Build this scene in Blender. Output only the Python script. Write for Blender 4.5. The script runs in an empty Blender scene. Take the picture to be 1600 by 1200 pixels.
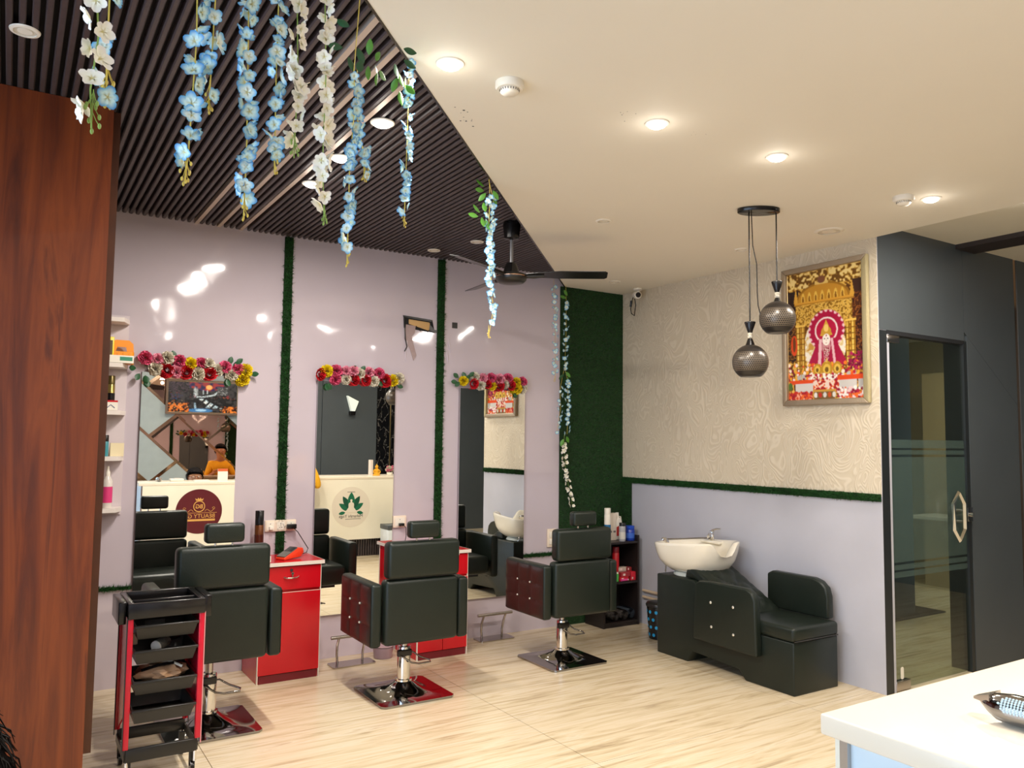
import bpy, bmesh, math, random
import numpy as np
from mathutils import Vector, Matrix, Euler
random.seed(7)
rng = np.random.default_rng(5)
PI = math.pi
S = bpy.context.scene
C = S.collection
YA = 5.155      # salon wall with the mirrors
XB = 4.353      # wall with the framed picture
YC = 2.81       # charcoal wall with the glass door
YD = -1.20      # wall behind the reception counter
ZW = 2.69       # plaster ceiling
ZS = 2.765      # underside of the slats

# ------------------------------------------------------------------ camera, world, lights, exposure
cd = bpy.data.cameras.new('camera'); cam = bpy.data.objects.new('camera', cd); C.objects.link(cam)
cd.sensor_width = 36.0; cd.lens = 1241.0 / 1600 * 36; cd.clip_start = 0.02
right = Vector((0.8462, -0.5336, 0.01156)); fwd = Vector((0.5320, 0.8437, 0.0716)).normalized()
right = (right - fwd * right.dot(fwd)).normalized(); up = right.cross(fwd)
m = Matrix.Identity(4)
for i in range(3):
    m[i][0] = right[i]; m[i][1] = up[i]; m[i][2] = -fwd[i]
m.translation = Vector((0, 0, 1.44)); cam.matrix_world = m
S.camera = cam
w = bpy.data.worlds.new('world'); S.world = w; w.use_nodes = True
w.node_tree.nodes['Background'].inputs[0].default_value = (0.62, 0.78, 1.0, 1)
w.node_tree.nodes['Background'].inputs[1].default_value = 4.0
S.view_settings.view_transform = 'Standard'
try: S.view_settings.look = 'None'
except Exception: pass
S.view_settings.gamma = 1.0
S.view_settings.use_curve_mapping = False
S.view_settings.exposure = 0.25
LAMP_DOWN = 15.0; LAMP_GLOBE = 0.25; LAMP_COL = (1.0, 0.925, 0.84)

# ------------------------------------------------------------------ helpers
def lin(c):
    if isinstance(c, str):
        c = c.lstrip('#'); c = [int(c[i:i+2], 16) for i in (0, 2, 4)]
    return tuple(((v/255)/12.92 if v/255 <= .04045 else ((v/255+.055)/1.055)**2.4) for v in c[:3])

def mat(name, col, rough=.5, metal=0., coat=0., vary=0., vscale=8., bump=0., bscale=40., emit=None, estr=0., spec=.5, sheen=0.):
    M = bpy.data.materials.new(name); M.use_nodes = True
    nt = M.node_tree; b = nt.nodes['Principled BSDF']
    c = lin(col)
    b.inputs['Base Color'].default_value = (*c, 1); b.inputs['Roughness'].default_value = rough
    b.inputs['Metallic'].default_value = metal; b.inputs['Coat Weight'].default_value = coat
    b.inputs['Specular IOR Level'].default_value = spec
    if sheen: b.inputs['Sheen Weight'].default_value = sheen
    tc = nt.nodes.new('ShaderNodeTexCoord')
    n = nt.nodes.new('ShaderNodeTexNoise'); n.inputs['Scale'].default_value = vscale; n.inputs['Detail'].default_value = 4
    nt.links.new(tc.outputs['Object'], n.inputs['Vector'])
    r = nt.nodes.new('ShaderNodeValToRGB'); v = max(vary, .01)
    r.color_ramp.elements[0].position = .3; r.color_ramp.elements[1].position = .7
    r.color_ramp.elements[0].color = (*[x*(1-v) for x in c], 1); r.color_ramp.elements[1].color = (*[min(1, x*(1+v)) for x in c], 1)
    nt.links.new(n.outputs['Fac'], r.inputs['Fac']); nt.links.new(r.outputs['Color'], b.inputs['Base Color'])
    if bump:
        n2 = nt.nodes.new('ShaderNodeTexNoise'); n2.inputs['Scale'].default_value = bscale; n2.inputs['Detail'].default_value = 3
        nt.links.new(tc.outputs['Object'], n2.inputs['Vector'])
        bp = nt.nodes.new('ShaderNodeBump'); bp.inputs['Strength'].default_value = bump; bp.inputs['Distance'].default_value = .01
        nt.links.new(n2.outputs['Fac'], bp.inputs['Height']); nt.links.new(bp.outputs['Normal'], b.inputs['Normal'])
    if emit is not None:
        b.inputs['Emission Color'].default_value = (*lin(emit), 1); b.inputs['Emission Strength'].default_value = estr
    return M

def vcol_mat(name, rough=.6, trans=0.):
    M = bpy.data.materials.new(name); M.use_nodes = True; nt = M.node_tree; b = nt.nodes['Principled BSDF']
    a = nt.nodes.new('ShaderNodeVertexColor'); a.layer_name = 'Col'
    nt.links.new(a.outputs['Color'], b.inputs['Base Color']); b.inputs['Roughness'].default_value = rough
    if trans: b.inputs['Subsurface Weight'].default_value = trans; b.inputs['Subsurface Radius'].default_value = (.01, .01, .01)
    return M

def thing(name, label, cat, loc=(0, 0, 0), rotz=0., group=None):
    o = bpy.data.objects.new(name, None); C.objects.link(o); o.empty_display_size = .05
    o.location = loc; o.rotation_euler = (0, 0, rotz); o['label'] = label; o['category'] = cat
    if group: o['group'] = group
    return o
def tag(o, label, cat, group=None):
    o['label'] = label; o['category'] = cat
    if group: o['group'] = group
    return o
def link(name, me, mt=None, parent=None, smooth=False, ang=None):
    o = bpy.data.objects.new(name, me); C.objects.link(o)
    if mt is not None and not me.materials: me.materials.append(mt)
    if parent is not None: o.parent = parent
    if smooth: me.polygons.foreach_set('use_smooth', [True]*len(me.polygons))
    return o
def obj(name, bm, mt, parent=None, smooth=False, bevel=0., seg=2, kind=None):
    """bm built in the local frame of the root thing"""
    bmesh.ops.recalc_face_normals(bm, faces=bm.faces)
    if bevel:
        es = [e for e in bm.edges if len(e.link_faces) == 2 and e.calc_face_angle(0) > .6]
        bmesh.ops.bevel(bm, geom=es, offset=bevel, segments=seg, affect='EDGES', profile=.5, clamp_overlap=True)
    me = bpy.data.meshes.new(name); bm.to_mesh(me); bm.free()
    o = link(name, me, mt, parent)
    if smooth or bevel:
        me.polygons.foreach_set('use_smooth', [True]*len(me.polygons))
        try: me.set_sharp_from_angle(angle=math.radians(45 if not bevel else 60))
        except Exception: pass
    if kind: o['kind'] = kind
    return o
def struct(o): o['kind'] = 'structure'; return o
def B(): return bmesh.new()
def box(bm, x0, x1, y0, y1, z0, z1):
    vs = [bm.verts.new((x, y, z)) for z in (z0, z1) for y in (y0, y1) for x in (x0, x1)]
    for f in ((0, 1, 3, 2), (4, 6, 7, 5), (0, 4, 5, 1), (2, 3, 7, 6), (0, 2, 6, 4), (1, 5, 7, 3)):
        bm.faces.new([vs[i] for i in f])
    return bm
def bx(*a): return box(B(), *a)
def prism(bm, pts, axis, d0, d1):
    """pts: 2D outline in the other two axes (cyclic order kept), extruded along axis"""
    def P(u, v, d):
        return {'x': (d, u, v), 'y': (u, d, v), 'z': (u, v, d)}[axis]
    a = [bm.verts.new(P(u, v, d0)) for u, v in pts]; b = [bm.verts.new(P(u, v, d1)) for u, v in pts]
    n = len(pts)
    bm.faces.new(a); bm.faces.new(b[::-1])
    for i in range(n): bm.faces.new((a[i], b[i], b[(i+1) % n], a[(i+1) % n]))
    return bm
def frame_of(d):
    d = Vector(d).normalized(); u = d.orthogonal().normalized(); return u, d.cross(u)
def cyl(bm, p0, p1, r0, r1=None, n=16, caps=True):
    r1 = r0 if r1 is None else r1
    p0, p1 = Vector(p0), Vector(p1); u, v = frame_of(p1-p0)
    A = [bm.verts.new(p0 + (u*math.cos(t)+v*math.sin(t))*r0) for t in [2*PI*i/n for i in range(n)]]
    D = [bm.verts.new(p1 + (u*math.cos(t)+v*math.sin(t))*r1) for t in [2*PI*i/n for i in range(n)]]
    for i in range(n): bm.faces.new((A[i], A[(i+1) % n], D[(i+1) % n], D[i]))
    if caps: bm.faces.new(A[::-1]); bm.faces.new(D)
    return bm
def tube(bm, pts, r, n=8, closed=False):
    pts = [Vector(p) for p in pts]; rings = []; prev = None
    N = len(pts)
    for i, p in enumerate(pts):
        a = pts[(i-1) % N] if (i > 0 or closed) else p; b = pts[(i+1) % N] if (i < N-1 or closed) else p
        d = (b-a).normalized()
        if prev is None: u = d.orthogonal().normalized()
        else:
            u = prev - d*prev.dot(d)
            u = u.normalized() if u.length > 1e-6 else d.orthogonal().normalized()
        prev = u; v = d.cross(u)
        rr = r[i] if isinstance(r, (list, tuple)) else r
        rings.append([bm.verts.new(p+(u*math.cos(2*PI*k/n)+v*math.sin(2*PI*k/n))*rr) for k in range(n)])
    M = N if closed else N-1
    for i in range(M):
        A, D = rings[i], rings[(i+1) % N]
        for k in range(n): bm.faces.new((A[k], A[(k+1) % n], D[(k+1) % n], D[k]))
    if not closed: bm.faces.new(rings[0][::-1]); bm.faces.new(rings[-1])
    return bm
def lathe(bm, prof, c=(0, 0, 0), n=24, axis='z'):
    rings = []
    for r, z in prof:
        ring = []
        for k in range(n):
            t = 2*PI*k/n; x, y = max(r, 1e-4)*math.cos(t), max(r, 1e-4)*math.sin(t)
            p = (x, y, z) if axis == 'z' else ((x, z, y) if axis == 'y' else (z, x, y))
            ring.append(bm.verts.new((c[0]+p[0], c[1]+p[1], c[2]+p[2])))
        rings.append(ring)
    for a, b in zip(rings, rings[1:]):
        for k in range(n): bm.faces.new((a[k], a[(k+1) % n], b[(k+1) % n], b[k]))
    bm.faces.new(rings[0][::-1]); bm.faces.new(rings[-1])
    return bm
def ball(bm, c, r, n=12, sx=1, sy=1, sz=1):
    prof = [(r*math.sin(PI*i/8)*1, -r*math.cos(PI*i/8)) for i in range(9)]
    b2 = B(); lathe(b2, prof, n=n)
    mp = {}
    for v in b2.verts: mp[v] = bm.verts.new((c[0]+v.co.x*sx, c[1]+v.co.y*sy, c[2]+v.co.z*sz))
    for f in b2.faces: bm.faces.new([mp[v] for v in f.verts])
    b2.free(); return bm
def round_rect(w, h, r, n=4, cx=0, cy=0):
    pts = []
    for sx, sy, a0 in ((1, 1, 0), (-1, 1, 90), (-1, -1, 180), (1, -1, 270)):
        for i in range(n+1):
            a = math.radians(a0+90*i/n)
            pts.append((cx+sx*(w/2-r)+r*math.cos(a), cy+sy*(h/2-r)+r*math.sin(a)))
    return pts
def pydata(name, V, F, mt=None, parent=None, cols=None, smooth=False):
    me = bpy.data.meshes.new(name); me.from_pydata([tuple(v) for v in V], [], F)
    if cols is not None:
        a = me.color_attributes.new('Col', 'FLOAT_COLOR', 'POINT')
        cc = np.ones((len(V), 4), dtype=np.float32); cc[:, :3] = cols; a.data.foreach_set('color', cc.ravel())
    return link(name, me, mt, parent, smooth)
def text_mesh(s, size, depth=.0006, align='CENTER', bold=0.):
    cu = bpy.data.curves.new('t', 'FONT'); cu.body = s; cu.size = size; cu.extrude = depth; cu.align_x = align; cu.offset = bold
    o = bpy.data.objects.new('t', cu); C.objects.link(o)
    bpy.context.view_layer.update()
    dg = bpy.context.evaluated_depsgraph_get()
    me = bpy.data.meshes.new_from_object(o.evaluated_get(dg)); me.materials.clear()
    bpy.data.objects.remove(o); bpy.data.curves.remove(cu)
    return me
def put_text(s, size, loc, rot, mt, parent, name='lettering', align='CENTER', bold=0.):
    me = text_mesh(s, size, align=align, bold=bold)
    o = link(name, me, mt, parent); o.location = loc; o.rotation_euler = rot
    return o

# ------------------------------------------------------------------ materials
def laminate():
    M = mat('lavender_laminate', '#c4b8c0', .2, vary=.03, vscale=1.5, bump=0, coat=.0, spec=.6)
    nt = M.node_tree; b = nt.nodes['Principled BSDF']
    tc = nt.nodes.new('ShaderNodeTexCoord'); n = nt.nodes.new('ShaderNodeTexNoise')
    n.inputs['Scale'].default_value = 1.7; n.inputs['Detail'].default_value = 2; n.inputs['Roughness'].default_value = .5
    nt.links.new(tc.outputs['Object'], n.inputs['Vector'])
    bp = nt.nodes.new('ShaderNodeBump'); bp.inputs['Strength'].default_value = .5; bp.inputs['Distance'].default_value = .03
    nt.links.new(n.outputs['Fac'], bp.inputs['Height']); nt.links.new(bp.outputs['Normal'], b.inputs['Normal'])
    b.inputs['Roughness'].default_value = .07
    return M
def wallpaper():
    M = mat('wallpaper', '#d9cdb6', .6)
    nt = M.node_tree; b = nt.nodes['Principled BSDF']
    tc = nt.nodes.new('ShaderNodeTexCoord')
    n = nt.nodes.new('ShaderNodeTexNoise'); n.inputs['Scale'].default_value = 3.2; n.inputs['Detail'].default_value = 1.5; n.inputs['Distortion'].default_value = 1.2
    mp = nt.nodes.new('ShaderNodeMapping'); mp.inputs['Scale'].default_value = (1, 1.5, .9)
    nt.links.new(tc.outputs['Object'], mp.inputs['Vector']); nt.links.new(mp.outputs[0], n.inputs['Vector'])
    mu = nt.nodes.new('ShaderNodeMath'); mu.operation = 'MULTIPLY'; mu.inputs[1].default_value = 130
    si = nt.nodes.new('ShaderNodeMath'); si.operation = 'SINE'
    nt.links.new(n.outputs['Fac'], mu.inputs[0]); nt.links.new(mu.outputs[0], si.inputs[0])
    r = nt.nodes.new('ShaderNodeValToRGB')
    r.color_ramp.elements[0].position = .1; r.color_ramp.elements[0].color = (*lin('#cdc0a8'), 1)
    r.color_ramp.elements[1].position = .75; r.color_ramp.elements[1].color = (*lin('#d8ccb6'), 1)
    nt.links.new(si.outputs[0], r.inputs['Fac']); nt.links.new(r.outputs['Color'], b.inputs['Base Color'])
    bp = nt.nodes.new('ShaderNodeBump'); bp.inputs['Strength'].default_value = .2; bp.inputs['Distance'].default_value = .004
    nt.links.new(si.outputs[0], bp.inputs['Height']); nt.links.new(bp.outputs['Normal'], b.inputs['Normal'])
    return M
def grain(name, cols, scale, mult=(1, 1, 1), rough=.3, dist=.6, coat=0., coords='Object', detail=6):
    M = bpy.data.materials.new(name); M.use_nodes = True; nt = M.node_tree; b = nt.nodes['Principled BSDF']
    tc = nt.nodes.new('ShaderNodeTexCoord'); mp = nt.nodes.new('ShaderNodeMapping'); mp.inputs['Scale'].default_value = mult
    n = nt.nodes.new('ShaderNodeTexNoise'); n.inputs['Scale'].default_value = scale; n.inputs['Detail'].default_value = detail; n.inputs['Distortion'].default_value = dist
    n.inputs['Roughness'].default_value = .6
    nt.links.new(tc.outputs[coords], mp.inputs['Vector']); nt.links.new(mp.outputs[0], n.inputs['Vector'])
    r = nt.nodes.new('ShaderNodeValToRGB')
    while len(r.color_ramp.elements) < len(cols): r.color_ramp.elements.new(.5)
    for i, c in enumerate(cols):
        r.color_ramp.elements[i].position = .28+.44*i/(len(cols)-1); r.color_ramp.elements[i].color = (*lin(c), 1)
    nt.links.new(n.outputs['Fac'], r.inputs['Fac']); nt.links.new(r.outputs['Color'], b.inputs['Base Color'])
    b.inputs['Roughness'].default_value = rough; b.inputs['Coat Weight'].default_value = coat
    return M
def marble_black():
    M = bpy.data.materials.new('black_marble'); M.use_nodes = True; nt = M.node_tree; b = nt.nodes['Principled BSDF']
    tc = nt.nodes.new('ShaderNodeTexCoord'); mp = nt.nodes.new('ShaderNodeMapping'); mp.inputs['Scale'].default_value = (2.2, 1, 1.0)
    n = nt.nodes.new('ShaderNodeTexNoise'); n.inputs['Scale'].default_value = 5; n.inputs['Detail'].default_value = 8; n.inputs['Distortion'].default_value = .5
    nt.links.new(tc.outputs['Object'], mp.inputs['Vector']); nt.links.new(mp.outputs[0], n.inputs['Vector'])
    r = nt.nodes.new('ShaderNodeValToRGB'); e = r.color_ramp.elements
    e[0].position = .491; e[0].color = (.004, .004, .005, 1); e[1].position = .5; e[1].color = (.30, .28, .25, 1)
    x = e.new(.507); x.color = (.005, .005, .006, 1)
    nt.links.new(n.outputs['Fac'], r.inputs['Fac']); nt.links.new(r.outputs['Color'], b.inputs['Base Color'])
    b.inputs['Roughness'].default_value = .2
    return M
def glass_mat(name, tint, gloss=.1):
    M = bpy.data.materials.new(name); M.use_nodes = True; nt = M.node_tree
    for n in list(nt.nodes):
        if n.type == 'BSDF_PRINCIPLED': nt.nodes.remove(n)
    out = nt.nodes['Material Output']
    t = nt.nodes.new('ShaderNodeBsdfTransparent'); t.inputs[0].default_value = (*tint, 1)
    g = nt.nodes.new('ShaderNodeBsdfGlossy'); g.inputs['Roughness'].default_value = .01
    lw = nt.nodes.new('ShaderNodeLayerWeight'); lw.inputs['Blend'].default_value = gloss
    mm = nt.nodes.new('ShaderNodeMath'); mm.operation = 'MULTIPLY'; mm.inputs[1].default_value = .35
    mx = nt.nodes.new('ShaderNodeMixShader')
    nt.links.new(lw.outputs['Facing'], mm.inputs[0]); nt.links.new(mm.outputs[0], mx.inputs[0]); nt.links.new(t.outputs[0], mx.inputs[1]); nt.links.new(g.outputs[0], mx.inputs[2])
    nt.links.new(mx.outputs[0], out.inputs[0])
    return M
def mirror_mat(name, col, rough=0.):
    M = bpy.data.materials.new(name); M.use_nodes = True; b = M.node_tree.nodes['Principled BSDF']
    b.inputs['Base Color'].default_value = (*col, 1); b.inputs['Metallic'].default_value = 1; b.inputs['Roughness'].default_value = rough
    return M
def sphere_pattern():
    """black lamp shade with a band of small punched squares"""
    M = mat('pierced_black', '#3d3833', .3, metal=.2)
    nt = M.node_tree; b = nt.nodes['Principled BSDF']
    tc = nt.nodes.new('ShaderNodeTexCoord'); sp = nt.nodes.new('ShaderNodeSeparateXYZ'); nt.links.new(tc.outputs['Object'], sp.inputs[0])
    at = nt.nodes.new('ShaderNodeMath'); at.operation = 'ARCTAN2'; nt.links.new(sp.outputs[1], at.inputs[0]); nt.links.new(sp.outputs[0], at.inputs[1])
    cb = nt.nodes.new('ShaderNodeCombineXYZ')
    a2 = nt.nodes.new('ShaderNodeMath'); a2.operation = 'MULTIPLY'; a2.inputs[1].default_value = 52/(2*PI); nt.links.new(at.outputs[0], a2.inputs[0])
    z2 = nt.nodes.new('ShaderNodeMath'); z2.operation = 'MULTIPLY'; z2.inputs[1].default_value = 105; nt.links.new(sp.outputs[2], z2.inputs[0])
    nt.links.new(a2.outputs[0], cb.inputs[0]); nt.links.new(z2.outputs[0], cb.inputs[1])
    br = nt.nodes.new('ShaderNodeTexBrick'); br.inputs['Scale'].default_value = 1; br.inputs['Brick Width'].default_value = 1; br.inputs['Row Height'].default_value = 1
    br.inputs['Mortar Size'].default_value = .13; br.inputs['Color1'].default_value = (*lin('#1e1a18'), 1); br.inputs['Color2'].default_value = (*lin('#241f1c'), 1)
    br.inputs['Mortar'].default_value = (*lin('#7d7060'), 1)
    nt.links.new(cb.outputs[0], br.inputs['Vector'])
    ab = nt.nodes.new('ShaderNodeMath'); ab.operation = 'ABSOLUTE'
    ad = nt.nodes.new('ShaderNodeMath'); ad.operation = 'ADD'; ad.inputs[1].default_value = .0; nt.links.new(sp.outputs[2], ad.inputs[0]); nt.links.new(ad.outputs[0], ab.inputs[0])
    lt = nt.nodes.new('ShaderNodeMath'); lt.operation = 'LESS_THAN'; lt.inputs[1].default_value = .048; nt.links.new(ab.outputs[0], lt.inputs[0])
    mx = nt.nodes.new('ShaderNodeMixRGB'); mx.inputs[1].default_value = (*lin('#2c2724'), 1); nt.links.new(lt.outputs[0], mx.inputs[0]); nt.links.new(br.outputs[0], mx.inputs[2])
    nt.links.new(mx.outputs[0], b.inputs['Base Color'])
    return M

M_lam = laminate(); M_paper = wallpaper()
M_lav = mat('lavender_paint', '#babac3', .45, vary=.05, vscale=2.5)
M_ceil = mat('ceiling_paint', '#e6dfd0', .7, vary=.02, vscale=1)
M_slat = mat('slat_brown', '#463c3c', .42, vary=.12, vscale=30)
M_black = mat('black_backing', '#0f1014', .8)
M_alu = mat('metal_strip', '#cbb9aa', .4, metal=.3)
M_char = mat('charcoal_laminate', '#4b5154', .42, vary=.05, vscale=3)
M_bframe = mat('dark_frame', '#222628', .4)
M_floor = grain('travertine', ['#a89476', '#c6b391', '#d6c4a4', '#dccdb2', '#bfa988'], 2.6, (.7, 9, 1), rough=.24, dist=.9)
M_grout = mat('grout', '#8d7a60', .8)
M_wood = grain('mahogany', ['#421704', '#5a2306', '#6d2e0a', '#7c380f', '#4a1a05'], 2.6, (5, 4, .35), rough=.4, dist=1.0, coat=.15)
M_woodd = mat('dark_wood_edge', '#4c2810', .45, vary=.2, vscale=6)
M_mirror = mirror_mat('silvered_glass', (.92, .93, .9)); M_bronze = mirror_mat('bronze_mirror', (.66, .44, .34)); M_copper = mirror_mat('copper_bevel', (.55, .36, .24), .12)
M_bluep = mat('frosted_panel', '#a3aba8', .25, vary=.04)
M_chrome = mirror_mat('chrome', (.78, .76, .73), .08); M_steel = mirror_mat('brushed_steel', (.5, .46, .43), .25)
M_dchrome = mirror_mat('dark_chrome', (.33, .32, .32), .07)
M_leather = mat('dark_green_leather', '#1b221c', .36, vary=.06, vscale=12, bump=.12, bscale=250, spec=.35)
M_leatherb = mat('black_leather_panel', '#2f1e1a', .35, vary=.08, vscale=12, bump=.12, bscale=250)
M_crystal = mat('crystal', '#f4f0e4', .05, metal=.6)
M_red = mat('red_laminate', '#c20b1b', .25, vary=.05, vscale=4)
M_dred = mat('dark_red', '#6e0e1c', .4)
M_edge = mat('edge_banding', '#e6d9cd', .4)
M_bplast = mat('black_plastic', '#141212', .22); M_gplast = mat('grey_black_plastic', '#1c1a17', .32)
M_rplast = mat('red_plastic', '#c9122e', .25)
M_white = mat('white_plastic', '#efe8da', .35); M_whitep = mat('porcelain', '#f0e9d8', .12, coat=.4)
M_turf = mat('turf_backing', '#12300f', .9, vary=.3, vscale=60)
M_blade = mat('turf_blade', '#184c16', .7, vary=.35, vscale=25)
M_ctop = mat('counter_quartz', '#f2e6d0', .22, vary=.02, vscale=2); M_cside = mat('counter_side', '#d3e4ee', .3, vary=.06, vscale=1.2)
M_cfront = mat('counter_front', '#f6f0dc', .3, vary=.05, vscale=2)
M_gold = mirror_mat('gold_trim', (.75, .56, .28), .3); M_goldp = mat('gold_print', '#d9a557', .4)
M_frame = mat('pewter_frame', '#a3927b', .35, metal=.5, bump=.3, bscale=160)
M_framel = mat('champagne_frame', '#cdbf94', .35, metal=.5, bump=.9, bscale=300)
M_pict = vcol_mat('printed_picture', .25); M_petal = vcol_mat('petals', .65)
M_leaf = mat('leaf_green', '#4f8a2a', .45, vary=.2, vscale=20); M_leafd = mat('leaf_dark', '#1f4f2c', .45, vary=.2, vscale=20)
M_stem = mat('stem_green', '#7f9a45', .6); M_stemy = mat('stem_yellow', '#c9b04a', .6)
M_skin = mat('skin', '#b07a58', .5); M_hair = mat('black_hair', '#120b08', .75, vary=.5, vscale=60, spec=.2); M_eye = mat('eye', '#f2efe8', .2)
M_yellow = mat('yellow_cloth', '#f0b018', .8, vary=.08, bump=.3, bscale=20); M_darkc = mat('dark_cloth', '#23252c', .85); M_purple = mat('plum_cloth', '#4a3048', .85)
M_cream = mat('cream_panel', '#b59f78', .5); M_tan = mat('tan_foam', '#c7a06a', .8)

# ------------------------------------------------------------------ floor of tiles
fl = obj('floor', bx(-1.6, 9.3, -1.3, 6.1, -.03, -.004), M_grout); struct(fl)
xs = [-1.6, -.66, .82, 2.30, 3.78, 5.26, 6.74, 8.22, 9.3]; ys = [-1.3, -.62, 1.14, 2.90, 4.66, 6.1]
for i in range(len(xs)-1):
    for j in range(len(ys)-1):
        g = .0016
        bm = bx(xs[i]+g, xs[i+1]-g, ys[j]+g, ys[j+1]-g, -.004, 0)
        t = obj('tile', bm, M_floor, fl)

# ------------------------------------------------------------------ walls
wb = struct(obj('wall_back', bx(-1.6, XB, YA, YA+.1, 0, 3.0), M_lam))
wr = struct(obj('wall_right', bx(XB, XB+.10, YC+.0005, YA+.1, 0, 3.0), M_lav))
o = obj('wallpaper', bx(XB-.004, XB+.001, YC+.003, YA, 1.14, ZW), M_paper, wr)
# green border turf is added below
wc = struct(obj('wall_side', bx(XB+.10, 8.0, YC+.13, YC+.14, 2.14, 3.0), M_bframe))
obj('panel', bx(XB+.002, 4.43, YC-.0, YC+.14, 0, 2.129), M_bframe, wc)
obj('panel', bx(XB+.002, 5.288, YC-.002, YC+.14, 2.132, 2.80), M_char, wc)
obj('panel', prism(B(), [(5.291, 2.80), (5.291, 2.19), (5.955, 1.73), (5.955, 2.80)], 'y', YC-.002, YC+.14), M_char, wc)
obj('panel', prism(B(), [(5.32, 2.168), (5.32, 0), (5.955, 0), (5.955, 1.727)], 'y', YC-.002, YC+.14), M_char, wc)
obj('panel', bx(6.0, 8.0, YC-.002, YC+.14, 0, 2.80), M_char, wc)
obj('gold_strip', bx(5.958, 5.997, YC+.002, YC+.14, 0, 2.80), M_copper, wc)
obj('post', bx(5.289, 5.317, YC-.0, YC+.14, 0, 2.131), M_bframe, wc)
# right hand far wall, wall behind the counter, left wall with an added, unseen window for cool light
struct(obj('wall_far_right', bx(8.0, 8.1, -1.3, YC+.14, 0, 3.0), M_char))
wd = struct(obj('wall_front', bx(-1.6, 8.0, YD-.12, YD-.02, 0, 3.0), M_lav))
wl = struct(obj('wall_left', bx(-1.7, -1.6, -1.3, -.9, 0, 3.0), M_lav))
obj('panel', bx(-1.7, -1.6, 2.7, YA+.1, 0, 3.0), M_lav, wl); obj('panel', bx(-1.7, -1.6, -.9, 2.7, 0, .25), M_lav, wl)
obj('panel', bx(-1.7, -1.6, -.9, 2.7, 2.35, 3.0), M_lav, wl)
wn = thing('added_window_1', 'unseen window added to let cool sky light in from the left', 'window'); del wn['label']; del wn['category']; struct(wn)  # unseen opening, added so cool sky light reaches the counter side
for y in (-.9, .28, 1.48, 2.66): obj('added_window_frame', bx(-1.69, -1.62, y, y+.04, .25, 2.35), M_bframe, wn)
# wall D cladding: charcoal, marble, gold
obj('panel', bx(3.35, 3.90, YD-.02, YD+.002, 0, 2.85), M_char, wd); obj('panel', bx(3.905, 4.765, YD-.02, YD+.012, 0, 2.85), M_char, wd)
obj('panel', bx(4.77, 4.985, YD-.02, YD+.006, 0, 2.85), marble_black(), wd)
Mm = bpy.data.materials['black_marble']
obj('panel', bx(5.005, 5.6, YD-.02, YD+.006, 0, 2.85), Mm, wd); obj('gold_strip', bx(4.986, 5.004, YD-.02, YD+.01, 0, 2.85), M_gold, wd)
obj('panel', bx(5.605, 8.0, YD-.02, YD+.004, 0, 2.85), M_char, wd)

# ceilings --------------------------------------------------------------
def bound(x): return 2.072+(x-.804)*1.0459       # diagonal edge between slats and plaster
c1 = prism(B(), [(-1.6, YD-.1), (XB, YD-.1), (XB, YA), (3.752, YA), (-1.5, bound(-1.5)), (-1.6, bound(-1.6))], 'z', ZW, ZW+.05)
ce = struct(obj('ceiling', c1, M_ceil))
obj('edge_trim', prism(B(), [(-1.6, bound(-1.6)), (3.752, YA), (3.74, YA), (-1.6, bound(-1.6)+.012)], 'z', ZW-.002, ZS+.05), M_bplast, ce)
ce2 = struct(obj('ceiling', bx(XB, 8.0, YD-.1, YC+.15, 2.765, 2.81), mat('upper_ceiling', '#cfc8b6', .7)))
obj('ceiling_beam', bx(5.215, 5.45, YD, YC, 2.735, 2.768), mat('beam_brown', '#2c2220', .5), ce2)
ce3 = struct(obj('ceiling', prism(B(), [(-1.6, bound(-1.6)), (3.76, YA), (-1.6, YA)], 'z', ZS+.035, ZS+.06), M_black))
p = .0362; x = -1.585; strips = (.92, 1.053, 1.188)
sl_cache = 0
while x < 3.74:
    near = min(strips, key=lambda s: abs(s-x))
    y0 = max(bound(x+.03)+.012, .35)
    if YA-y0 > .03:
        if abs(near-x) < .0181:
            obj('metal_strip', bx(near-.011, near+.011, y0, YA, ZS-.001, ZS+.03), M_alu, ce3)
        else:
            pr = [(x-.0108, ZS+.034), (x-.0102, ZS+.006), (x-.006, ZS+.001), (x+.006, ZS+.001), (x+.0102, ZS+.006), (x+.0108, ZS+.034)]
            bm = prism(B(), pr, 'y', y0, YA)
            obj('slat', bm, M_slat, ce3, smooth=False)
    x += p

# ------------------------------------------------------------------ wood partition at the left
t = thing('wood_partition', 'tall reddish brown wooden panel at the left edge of the room', 'panel', (-.5, 3.55, 0))
obj('board', bx(-1.1, .795, -.05, .0, .03, ZS-.001), M_wood, t)
obj('edge_board', bx(.70, .826, .001, .045, .215, ZS-.001), M_woodd, t)

# ------------------------------------------------------------------ turf
def blades(n, f, parent, h=.02, wd_=.0022, lean=.5, nrm=(0, -1, 0)):
    """f(k)->n x 3 root points; thin triangles standing on the surface with normal nrm"""
    R = f(n); nrm = np.array(nrm, float)
    nrm = nrm/np.linalg.norm(nrm); d = nrm[None, :] + rng.normal(0, lean, (n, 3)); k_ = (d*nrm).sum(1); d += nrm[None, :]*np.maximum(0, .25-k_)[:, None]; d /= np.linalg.norm(d, axis=1)[:, None]
    s = rng.normal(0, 1, (n, 3)); s -= d*(s*d).sum(1)[:, None]; s /= np.linalg.norm(s, axis=1)[:, None]
    L = (h*rng.uniform(.55, 1.15, n))[:, None]
    V = np.concatenate([R-s*wd_, R+s*wd_, R+d*L], 0)
    F = [(i, i+n, i+2*n) for i in range(n)]
    o = pydata('blades', V, F, M_blade, parent); o['kind'] = 'stuff'; return o
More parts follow.
